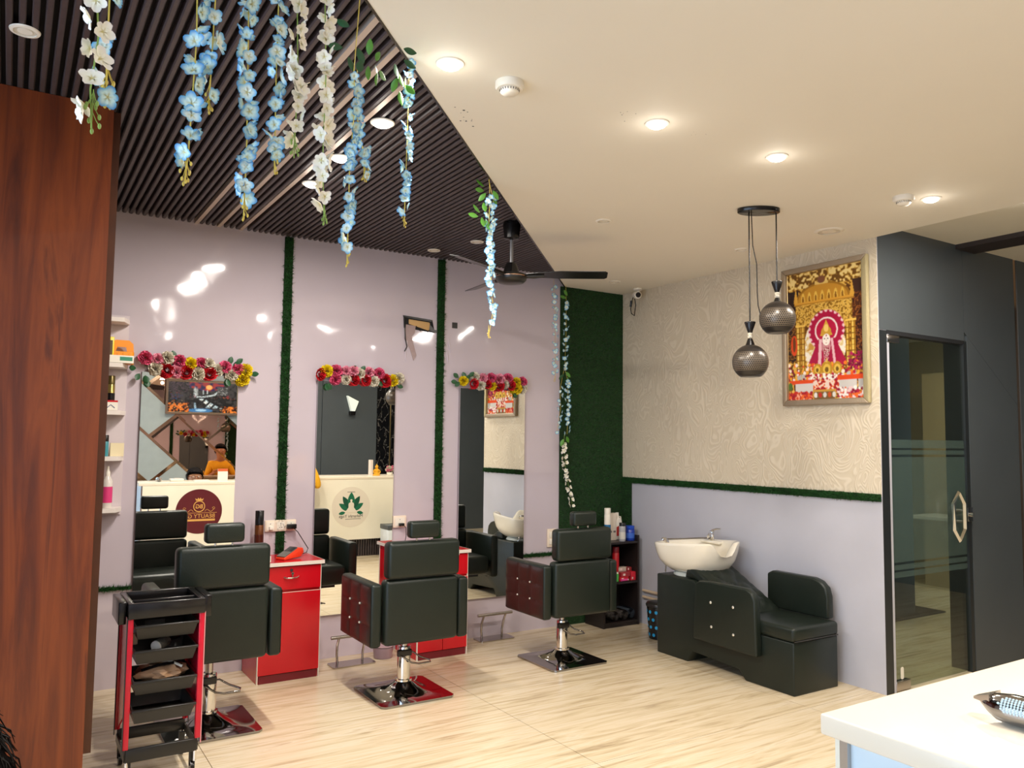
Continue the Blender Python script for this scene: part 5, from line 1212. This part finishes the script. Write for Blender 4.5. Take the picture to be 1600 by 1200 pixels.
def rolled(x_, y_, r, L_, label, mt_):
    t = thing('rolled_towel', label, 'towel', (x_, y_, Z1))
    pts = []; turns = 3.2
    for k in range(60):
        a = k/59*turns*2*PI; rr = .006+(r-.006)*k/59; pts.append((rr*math.cos(a), r+.003+rr*math.sin(a)*.95))
    bm = B(); prev = None
    for i, (u, v) in enumerate(pts):
        cur = [bm.verts.new((u, 0, v)), bm.verts.new((u, L_, v)), ]
        if prev: bm.faces.new((prev[0], cur[0], cur[1], prev[1]))
        prev = cur
    bmesh.ops.solidify(bm, geom=list(bm.faces), thickness=.006)
    obj('towel', bm, mt_, t, smooth=True)
M_tw = mat('patterned_towel', '#6a625c', .9, vary=.7, vscale=45, bump=.6, bscale=80); M_tw2 = mat('blue_grey_towel', '#5c6672', .9, vary=.4, vscale=40, bump=.6, bscale=80)
rolled(X0+.215, Y0+.012, .042, .17, 'rolled patterned grey towel at the front of the lowest board', M_tw); rolled(X0+.297, Y0+.03, .044, .15, 'rolled blue grey towel on the lowest board', M_tw2); rolled(X0+.125, Y0+.012, .038, .17, 'striped rolled towel at the left of the lowest board', M_tw)
# bin
t = thing('waste_bin', 'black waste bin with blue dots between shelf unit and wash station', 'bin', (4.13, 4.47, 0))
obj('body', lathe(B(), [(.070, 0), (.075, .004), (.092, .235), (.088, .235), (.07, .01), (.001, .008)], n=32), M_bplast, t, smooth=True)
obj('lid', lathe(B(), [(.098, .236), (.100, .248), (.09, .262), (.05, .272), (.001, .275)], n=32), M_gplast, t, smooth=True)
Md = mat('blue_dot', '#1c9cd0', .4)
for j in range(4):
    for k in range(11):
        a = 2*PI*(k+.5*(j % 2))/11; z_ = .035+.055*j; r_ = .0752+(.092-.075)*(z_/.235)
        cyl(bb := B(), (r_*math.cos(a), r_*math.sin(a), z_), ((r_+.0012)*math.cos(a), (r_+.0012)*math.sin(a), z_), .012, n=14); obj('dot', bb, Md, t)
# pipes
t = thing('water_pipes', 'pair of cream water pipes low on the lavender wall', 'pipe', (XB, 4.55, .2))
for z_ in (.015, .065): obj('pipe', cyl(B(), (-.016, -.35, z_), (-.016, .33, z_), .011, n=12), mat('pipe_cream', '#cdb79c', .4), t, smooth=True)

# ------------------------------------------------------------------ shampoo station
t = thing('wash_station', 'black leather hair wash station with a white basin along the right wall', 'wash station', (3.86, 3.06, 0))
def Q(bm, pts, x0, x1): return prism(bm, pts, 'x', x0, x1)
obj('base', Q(B(), [(0, .0), (.36, .0), (.41, .055), (.80, .075), (.85, .0), (1.14, .0), (1.14, .535), (.80, .535), (.42, .30), (0, .30)], 0, .40), M_leather, t, bevel=.008)
obj('seat_cushion', pad(B(), -.008, .405, -.008, .46, .301, .385), M_leather, t, smooth=True)
obj('seat_piping', tube(B(), [(.0, -.004, .306), (.396, -.004, .306)], .004, 6), M_gplast, t, smooth=True)
bm = B(); n = 20
A0, A1 = Vector((0, .40, .385)), Vector((0, .80, .60)); nr = Vector((0, -.47, .88)).normalized()
g = [[None]*(n+1) for _ in range(n+1)]
for i in range(n+1):
    for j in range(n+1):
        u, v = i/n, j/n; k1 = abs(math.sin(PI*(u*3+v*3)))**.4*abs(math.sin(PI*(u*3-v*3)))**.4
        edge = min(1, min(u, 1-u, v, 1-v)*9); p_ = A0.lerp(A1, v)+nr*((.018*k1)*edge+.012*edge)
        g[i][j] = bm.verts.new((.045+.33*u, p_.y, p_.z))
for i in range(n):
    for j in range(n): bm.faces.new((g[i][j], g[i+1][j], g[i+1][j+1], g[i][j+1]))
obj('back_cushion', bm, M_leather, t, smooth=True)
obj('back_block', Q(B(), [(.38, .30), (.42, .38), (.80, .60), (.88, .605), (.90, .54), (.80, .535)], .03, .385), M_leather, t, bevel=.01)
arm = [(.225, .18), (.225, .47), (.24, .51), (.27, .545), (.31, .560), (.67, .545), (.73, .53), (.745, .50), (.745, .19)]
ar = obj('armrest', Q(B(), [(a, b+.0*a) for a, b in [(.225, .175), (.235, .50), (.26, .545), (.30, .565), (.60, .562), (.69, .555), (.73, .53), (.745, .18)]], -.055, -.002), M_leather, t, bevel=.012, seg=3)
obj('armrest', Q(B(), [(.045, .386), (.045, .52), (.06, .57), (.10, .605), (.15, .62), (.46, .62), (.50, .60), (.50, .386)], .372, .43), M_leather, t, bevel=.012, seg=3)
for y_, z_ in ((.585, .435), (.40, .438), (.58, .285), (.40, .272)):
    ball(bb := B(), (-.058, y_, z_), .009, 10, .6, 1, 1); obj('crystal_button', bb, M_crystal, ar, smooth=True)
# basin: loft of superellipse rings, rim dips at the neck notch
bm = B(); N_ = 72; cy = .965; cxb = .205
def ring(rx, ry, z_, notch=0., sq=2.7, tilt=.02):
    out = []
    for i in range(N_):
        a = 2*PI*i/N_; c_, s_ = math.cos(a), math.sin(a)
        x_ = rx*abs(c_)**(2/sq)*(1 if c_ > 0 else -1); y_ = ry*abs(s_)**(2/sq)*(1 if s_ > 0 else -1)
        da = (x_+.0*rx)/rx if s_ < 0 else 9
        dz = -notch*math.exp(-(da/.42)**4)
        out.append(bm.verts.new((cxb+x_, cy+y_, z_+dz-tilt*y_/.27*min(1, (z_-.57)/.18))))
    return out
rs = [ring(.10, .13, .560), ring(.15, .18, .566), ring(.185, .222, .595), ring(.208, .25, .64, sq=3), ring(.219, .264, .69, notch=.02, sq=3.2), ring(.224, .272, .738, notch=.07, sq=3.4), ring(.225, .274, .752, notch=.088, sq=3.4), ring(.219, .268, .760, notch=.094, sq=3.4),
      ring(.200, .247, .756, notch=.092, sq=3.2), ring(.186, .232, .735, notch=.075, sq=3), ring(.170, .21, .69, notch=.03), ring(.145, .18, .64), ring(.09, .11, .605), ring(.02, .03, .600)]
for a, b in zip(rs, rs[1:]):
    for i in range(N_): bm.faces.new((a[i], a[(i+1) % N_], b[(i+1) % N_], b[i]))
bm.faces.new(rs[0][::-1]); bm.faces.new(rs[-1])
bas = obj('basin', bm, M_whitep, t, smooth=True)
obj('basin_deck', Q(B(), [(.90, .735), (1.08, .735), (1.08, .7565), (.90, .7565)], .360, .430), M_whitep, bas, bevel=.006)
obj('basin_foot', lathe(B(), [(.15, .536), (.145, .55), (.12, .575)], (.20, .97, 0), n=32), mat('foot_grey', '#b8beb8', .4), bas, smooth=True)
obj('drain', cyl(B(), (.2, .965, .600), (.2, .965, .604), .022, n=18), M_steel, bas)
fa = obj('faucet', lathe(B(), [(.026, .762), (.026, .768), (.019, .772), (.019, .82), (.016, .828), (.001, .83)], (.385, .99, -.004), n=20), M_chrome, t, smooth=True)
obj('spout', tube(B(), [(.38, .99, .80), (.35, .98, .805), (.325, .97, .785)], .010, 10), M_chrome, fa, smooth=True); obj('lever', tube(B(), [(.385, .99, .826), (.385, .95, .838), (.385, .91, .842)], [.008, .006, .004], 8), M_chrome, fa, smooth=True)
sh = obj('hand_shower', lathe(B(), [(.006, 0), (.028, .004), (.03, .016), (.012, .03)], n=20), M_chrome, t, smooth=True); sh.location = (.08, 1.15, .745); sh.rotation_euler = (.5, .4, 0)
obj('shower_hose', tube(B(), [(.09, 1.13, .765), (.2, 1.09, .765), (.31, 1.03, .77), (.375, 1.0, .77)], .005, 8), M_dchrome, t, smooth=True)
obj('drain_pipe', tube(B(), [(.10, 1.12, .60), (.07, 1.125, .58), (.06, 1.12, .54)], .006, 8), M_chrome, t, smooth=True)
for xx, yy in ((.02, .02), (.38, .02), (.02, 1.12), (.38, 1.12)): obj('foot', cyl(B(), (xx, yy, -.0), (xx, yy, .004), .012, n=10), M_white, t)

# ------------------------------------------------------------------ cctv camera
t = thing('security_camera', 'white security camera under the ceiling in the corner by the wallpaper', 'camera', (4.27, 4.87, ZW))
obj('mount', lathe(B(), [(.035, 0), (.036, -.012), (.025, -.02)], n=20), M_white, t, smooth=True)
bm = cyl(B(), (0, .02, -.05), (-.035, -.045, -.062), .030, n=24); obj('housing', bm, M_white, t, bevel=.006)
obj('lens', cyl(B(), (-.034, -.043, -.062), (-.040, -.054, -.064), .021, n=24), M_bplast, t)
obj('cable', tube(B(), [(.0, .02, -.02), (.0, .035, -.08), (.015, .04, -.13), (.01, .045, -.18), (.01, .05, -.215), (.02, .1, -.19), (.03, .12, -.15), (.03, .11, -.09), (.02, .06, -.03)], .004, 6), M_bplast, t, smooth=True)
obj('cable_plug', cyl(B(), (.03, .12, -.13), (.03, .11, -.08), .010, n=10), M_bplast, t, smooth=True)

# ------------------------------------------------------------------ glass door and the room behind
dr = struct(thing('door_1', '', '')); del dr['label']; del dr['category']; dr.location = (4.43, YC, 0)
Mg = glass_mat('smoked_glass', (.66, .71, .62), .3)
W_ = 5.285-4.43
pn = obj('glass_pane', bx(.006, W_-.008, .012, .022, .012, 2.10), Mg, dr)
Mf = bpy.data.materials.new('frosted_film'); Mf.use_nodes = True; nt = Mf.node_tree; b_ = nt.nodes['Principled BSDF']; b_.inputs['Base Color'].default_value = (*lin('#5a6f68'), 1); b_.inputs['Roughness'].default_value = .4; b_.inputs['Alpha'].default_value = .28
for z0, z1 in ((1.425, 1.475), (1.385, 1.412), (.745, 1.37), (.70, .73), (.655, .688)):
    obj('frosted_band', bx(.008, W_-.010, .0095, .0105, z0, z1), Mf, dr)
obj('top_patch', bx(.0, .125, -.004, .03, 2.06, 2.105), M_steel, dr, bevel=.002); obj('bottom_patch', bx(.02, .16, -.004, .03, .006, .06), M_steel, dr, bevel=.002)
obj('door_head', bx(-.002, W_, .0, .06, 2.108, 2.132), M_black, dr)
obj('side_seal', bx(W_-.012, W_+.004, -.003, .03, 0, 2.11), M_bframe, dr)
oct_ = [(-.05, .04), (.0, .16), (.085, .16+.0), (.085, .0)]
hp = [(.60, 1.10), (.665, 1.165), (.755, 1.11), (.765, .885), (.68, .835), (.61, .905)]
hn = obj('pull_handle', tube(B(), [(x_, -.035, z_) for x_, z_ in [(.615, 1.075), (.675, 1.145), (.735, 1.075), (.735, .915), (.675, .845), (.615, .915)]], .013, 4, closed=True), M_chrome, dr)
for z_ in (1.03, .96): obj('handle_stud', cyl(B(), (.735, -.035, z_), (.735, .012, z_), .009, n=10), M_steel, hn)
obj('lock', bx(W_-.03, W_+.03, -.012, -.0035, .955, 1.045), M_dchrome, dr, bevel=.002); obj('lock_barrel', cyl(B(), (W_-.005, -.0121, 1.0), (W_-.005, -.035, 1.0), .014, n=14), M_chrome, dr, smooth=True)
t = tag(obj('door_sticker', prism(B(), round_rect(.03, .07, .012, cx=4.525, cy=.10), 'y', YC+.008, YC+.0095), M_white), 'small cream door stopper at the bottom left of the glass door', 'door stopper')
# room behind
M_r2 = mat('backroom_wall', '#a08f6e', .7); M_c2 = mat('cupboard_front', '#b8a078', .5)
struct(obj('wall_backroom', bx(XB+.1, 9.4, 6.0, 6.1, 0, 2.8), M_r2)); struct(obj('wall_backroom', bx(9.3, 9.4, YC+.14, 6.0, 0, 2.8), M_r2))
struct(obj('ceiling', bx(XB+.1, 9.3, YC+.145, 6.0, 2.7, 2.75), M_ceil))
t = thing('column', 'dark square column on a black mat seen through the glass door', 'column', (6.22, 4.15, 0)); obj('shaft', bx(-.38, .33, -.2, .25, .012, 2.699), mat('column_dark', '#1c1d1d', .5), t); obj('floor_mat', bx(-.40, .72, -.24, .28, .001, .011), M_black, t)
tag(obj('post', bx(6.72, 6.86, 4.45, 4.55, .0, 2.4), M_c2), 'narrow beige post beside the dark column behind the glass door', 'post')
t = thing('tall_cupboard', 'tall beige cupboard seen through the glass door', 'cupboard', (8.75, 4.75, 0)); obj('carcass', bx(-.15, .5, -.75, .30, 0, 2.24), M_cream, t)
for k in range(2): obj('door', bx(-.170, -.152, -.74+.52*k, -.235+.52*k, .02, 2.22), M_c2, t)
t = thing('desk', 'small beige desk seen through the glass door', 'desk', (8.3, 4.5, 0)); obj('desk_top', bx(-.24, .25, -.5, .42, .68, .71), M_white, t); obj('body', bx(-.18, .24, -.45, .28, .0, .679), M_cream, t)
for x_, y_ in ((5.3, 4.2), (7.6, 3.9)):  # fill lights without fixtures, added to brighten the view through the glass
    L = bpy.data.lights.new('backroom_fill', 'AREA'); L.size = .3; L.energy = 22; L.color = LAMP_COL; lo = bpy.data.objects.new('backroom_fill', L); C.objects.link(lo); lo.location = (x_, y_, 2.68)
    tag(lo, 'unseen fill light added to brighten the room behind the glass door', 'ceiling light', 'added fill lights of the back room')

# ------------------------------------------------------------------ people
def skin(name, J, E, mt_, parent, root=0, sub=2):
    me = bpy.data.meshes.new(name); me.from_pydata([j[0] for j in J], E, [])
    o = link(name, me, mt_, parent)
    md = o.modifiers.new('skin', 'SKIN')
    me = o.data
    if not me.skin_vertices: me.skin_vertices.new()
    for i, j in enumerate(J):
        r_ = j[1]; sv = me.skin_vertices[0].data[i]; sv.radius = (r_, r_) if not isinstance(r_, tuple) else r_; sv.use_root = (i == root)
    md.use_smooth_shade = True
    o.modifiers.new('sub', 'SUBSURF').levels = sub; o.modifiers['sub'].render_levels = sub
    return o
def person(label, loc, rotz, hip, neck, head, shoulders, elbows, wrists, knees, ankles, mshirt, mpants, glasses=False, long_hair=False, s=1.):
    t = thing('person', label, 'person', loc, rotz)
    V = Vector; hip = V(hip); neck = V(neck); head = V(head)
    mid = hip.lerp(neck, .5)
    J = [(hip, .10), (mid, .10), (hip.lerp(neck, .82), .11), (neck, .040), (head-V((0, -.012, .035)), .072), (head+V((0, 0, .035)), .096), (head+V((0, 0, .08)), .070)]
    E = [(0, 1), (1, 2), (2, 3), (3, 4), (4, 5), (5, 6)]
    for k in range(2):
        b = len(J); sg = -1 if k == 0 else 1
        J += [(V(shoulders[k]), .052), (V(elbows[k]), .038), (V(wrists[k]), .025)]; E += [(2, b), (b, b+1), (b+1, b+2)]
        dirv = (V(wrists[k])-V(elbows[k])).normalized(); u = dirv.orthogonal().normalized(); u = V((1, 0, 0)) if abs(dirv.x) < .8 else V((0, 1, 0)); u = (u-dirv*u.dot(dirv)).normalized()
        palm = V(wrists[k])+dirv*.055; J.append((palm, (.036, .016))); E.append((b+2, b+3)); pi_ = b+3
        for f, (off, L_) in enumerate(((-.03, .06), (-.011, .072), (.009, .068), (.028, .052))):
            c_ = len(J); st = palm+u*off+dirv*.03
            J += [(st, .010), (st+dirv*L_*.5+V((0, 0, -.006)), .0085), (st+dirv*L_+V((0, 0, -.02)), .007)]; E += [(pi_, c_), (c_, c_+1), (c_+1, c_+2)]
        c_ = len(J); st = palm-u*.03*sg*-1-dirv*.01; J += [(st, .011), (st-u*.02*sg*-1+dirv*.03, .009)]; E += [(pi_, c_), (c_, c_+1)]
    for k in range(2):
        b = len(J); sx = -.09 if k == 0 else .09
        J += [(hip+V((sx, 0, -.03)), .085), (V(knees[k]), .058), (V(ankles[k]), .038), (V(ankles[k])+V((0, .13, -.045)), .03)]; E += [(0, b), (b, b+1), (b+1, b+2), (b+2, b+3)]
    body = skin('body', J, E, M_skin, t)
    # clothes
    up_ = hip.lerp(neck, .82)
    JS = [(hip, .125), (mid, .118), (up_, .125), (hip.lerp(neck, .93), .075)]; ES = [(0, 1), (1, 2), (2, 3)]
    for k in range(2):
        b = len(JS); e = V(elbows[k]); JS += [(V(shoulders[k]), .068), (e, .056), (e.lerp(V(wrists[k]), .55), .045)]; ES += [(2, b), (b, b+1), (b+1, b+2)]
    skin('shirt', JS, ES, mshirt, t)
    JP = [(hip, .13)]; EP = []
    for k in range(2):
        b = len(JP); sx = -.09 if k == 0 else .09
        JP += [(hip+V((sx, 0, -.04)), .10), (V(knees[k]), .075), (V(ankles[k])+V((0, 0, .03)), .058)]; EP += [(0, b), (b, b+1), (b+1, b+2)]
    skin('trousers', JP, EP, mpants, t)
    # face, ears, hair
    hc = head+V((0, 0, .03)); bm = B(); ball(bm, hc+V((0, .090, -.014)), .013, 8, .8, 1, 1.4); obj('nose', bm, M_skin, t, smooth=True)
    for sx in (-1, 1):
        ball(bb := B(), hc+V((sx*.03, .079, .012)), .0075, 8); obj('eye', bb, M_eye, t, smooth=True)
        ball(bb := B(), hc+V((sx*.03, .0845, .012)), .0038, 8); obj('pupil', bb, M_hair, t, smooth=True)
        ball(bb := B(), hc+V((sx*.08, .0, -.005)), .02, 8, .4, .8, 1.3); obj('ear', bb, M_skin, t, smooth=True)
    bm = B(); tube(bm, [hc+V((-.024, .080, -.050)), hc+V((0, .088, -.053)), hc+V((.024, .080, -.050))], .005, 6); obj('mouth', bm, mat('lips', '#8a4a40', .5), t, smooth=True)
    bm = B(); bmesh.ops.create_icosphere(bm, subdivisions=4, radius=1)
    dele = []
    for v in bm.verts:
        n_ = v.co.copy()
        if n_.y > .42 and n_.z < .45: dele.append(v)
        elif n_.z < -.55 and not long_hair: dele.append(v)
        k_ = 1+.025*math.sin(n_.x*37+n_.z*11)+.02*math.sin(n_.y*53+n_.x*17)+.012*math.sin(n_.z*71)
        v.co = V((n_.x*.094*k_, n_.y*.104*k_-.008, n_.z*.108*k_+.015))
        if long_hair and n_.z < -.2: v.co.z += (n_.z+.2)*.16; v.co.y = min(v.co.y, .0)-.01; v.co.x *= 1.05
    bmesh.ops.delete(bm, geom=dele, context='VERTS')
    bmesh.ops.translate(bm, verts=bm.verts, vec=hc)
    hr = obj('hair', bm, M_hair, t, smooth=True)
    hl = B()
    for k in range(2600 if long_hair else 600):
        a = random.uniform(0, 2*PI); e = random.uniform(-.35 if long_hair else -.05, 1.5)
        d_ = V((math.cos(a)*math.cos(e), math.sin(a)*math.cos(e), math.sin(e)))
        if d_.y > .45 and d_.z < .5: continue
        st = hc+V((d_.x*.092, d_.y*.102-.008, d_.z*.106+.013)); dn = V((random.gauss(0, .45), random.gauss(0, .45), -1.0)); dn = (dn-d_*dn.dot(d_)*.95).normalized()
        q1 = st+dn*.014+d_*random.uniform(.001, .005); q2 = q1+dn*.014+d_*random.uniform(-.003, .003)+V((random.gauss(0, .004), random.gauss(0, .004), 0)); q3 = q2+(dn+V((0, 0, -.6))).normalized()*.014+d_*random.uniform(-.002, .004)
        tube(hl, [st, q1, q2, q3], [.0011, .001, .0008, .0003], 3)
    obj('hair_locks', hl, M_hair, hr, kind='stuff')
    if glasses:
        bm = B()
        for sx in (-1, 1): tube(bm, [hc+V((sx*.033+.022*math.cos(a), .098, .01+.017*math.sin(a))) for a in [2*PI*k/14 for k in range(14)]], .002, 5, closed=True)
        tube(bm, [hc+V((-.011, .098, .014)), hc+V((.011, .098, .014))], .002, 5)
        for sx in (-1, 1): tube(bm, [hc+V((sx*.055, .088, .014)), hc+V((sx*.085, .0, .014))], .002, 5)
        obj('glasses', bm, M_bplast, t, smooth=True)
    return t
def stool(x_, y_, h, label):
    t = thing('stool', label, 'stool', (x_, y_, 0)); obj('seat', lathe(B(), [(.16, h-.05), (.17, h-.04), (.17, h-.01), (.15, h)], n=28), M_leather, t, smooth=True)
    obj('column', cyl(B(), (0, 0, .03), (0, 0, h-.05), .02, n=12), M_chrome, t); obj('foot_plate', lathe(B(), [(.19, 0), (.19, .01), (.03, .035)], n=28), M_chrome, t, smooth=True)
# seated person at the lower left of the view
person('dark haired person seated close to the viewer at the lower left corner', (-.084, .80, 0), .0, (0, 0, .535), (0, .0, .985), (0, .0, 1.10), ((-.16, .01, .90), (.16, .01, .90)), ((-.20, .06, .66), (.19, .06, .66)), ((-.12, .26, .58), (.12, .26, .58)),
       ((-.10, .40, .50), (.10, .40, .50)), ((-.10, .42, .09), (.10, .42, .09)), M_purple, M_darkc, long_hair=True)
stool(-.084, .80, .40, 'round padded stool under the person seated at the lower left')
# woman with glasses behind the counter
person('person with black hair and glasses seated behind the counter', (1.905, .02, 0), 0, (0, -.10, .44), (0, .08, .86), (0, .12, .97), ((-.15, .03, .78), (.15, .03, .78)), ((-.19, .06, .56), (.19, .06, .56)), ((-.12, .14, .62), (.12, .14, .62)),
       ((-.10, .14, .42), (.10, .14, .42)), ((-.10, .14, .09), (.10, .14, .09)), M_darkc, M_darkc, glasses=True)
stool(1.905, -.08, .32, 'low round stool behind the counter')
# person in yellow leaning at the counter front
person('person in a yellow top leaning on the counter front', (2.86, 1.075, 0), PI, (0, 0, .86), (0, .10, 1.235), (0, .145, 1.345), ((-.135, .07, 1.165), (.135, .07, 1.165)), ((-.265, .02, .87), (.20, .06, .93)), ((-.10, .16, 1.01), (.12, .17, 1.01)),
       ((-.10, .03, .48), (.10, .03, .48)), ((-.10, 0, .09), (.10, 0, .09)), M_yellow, M_darkc)
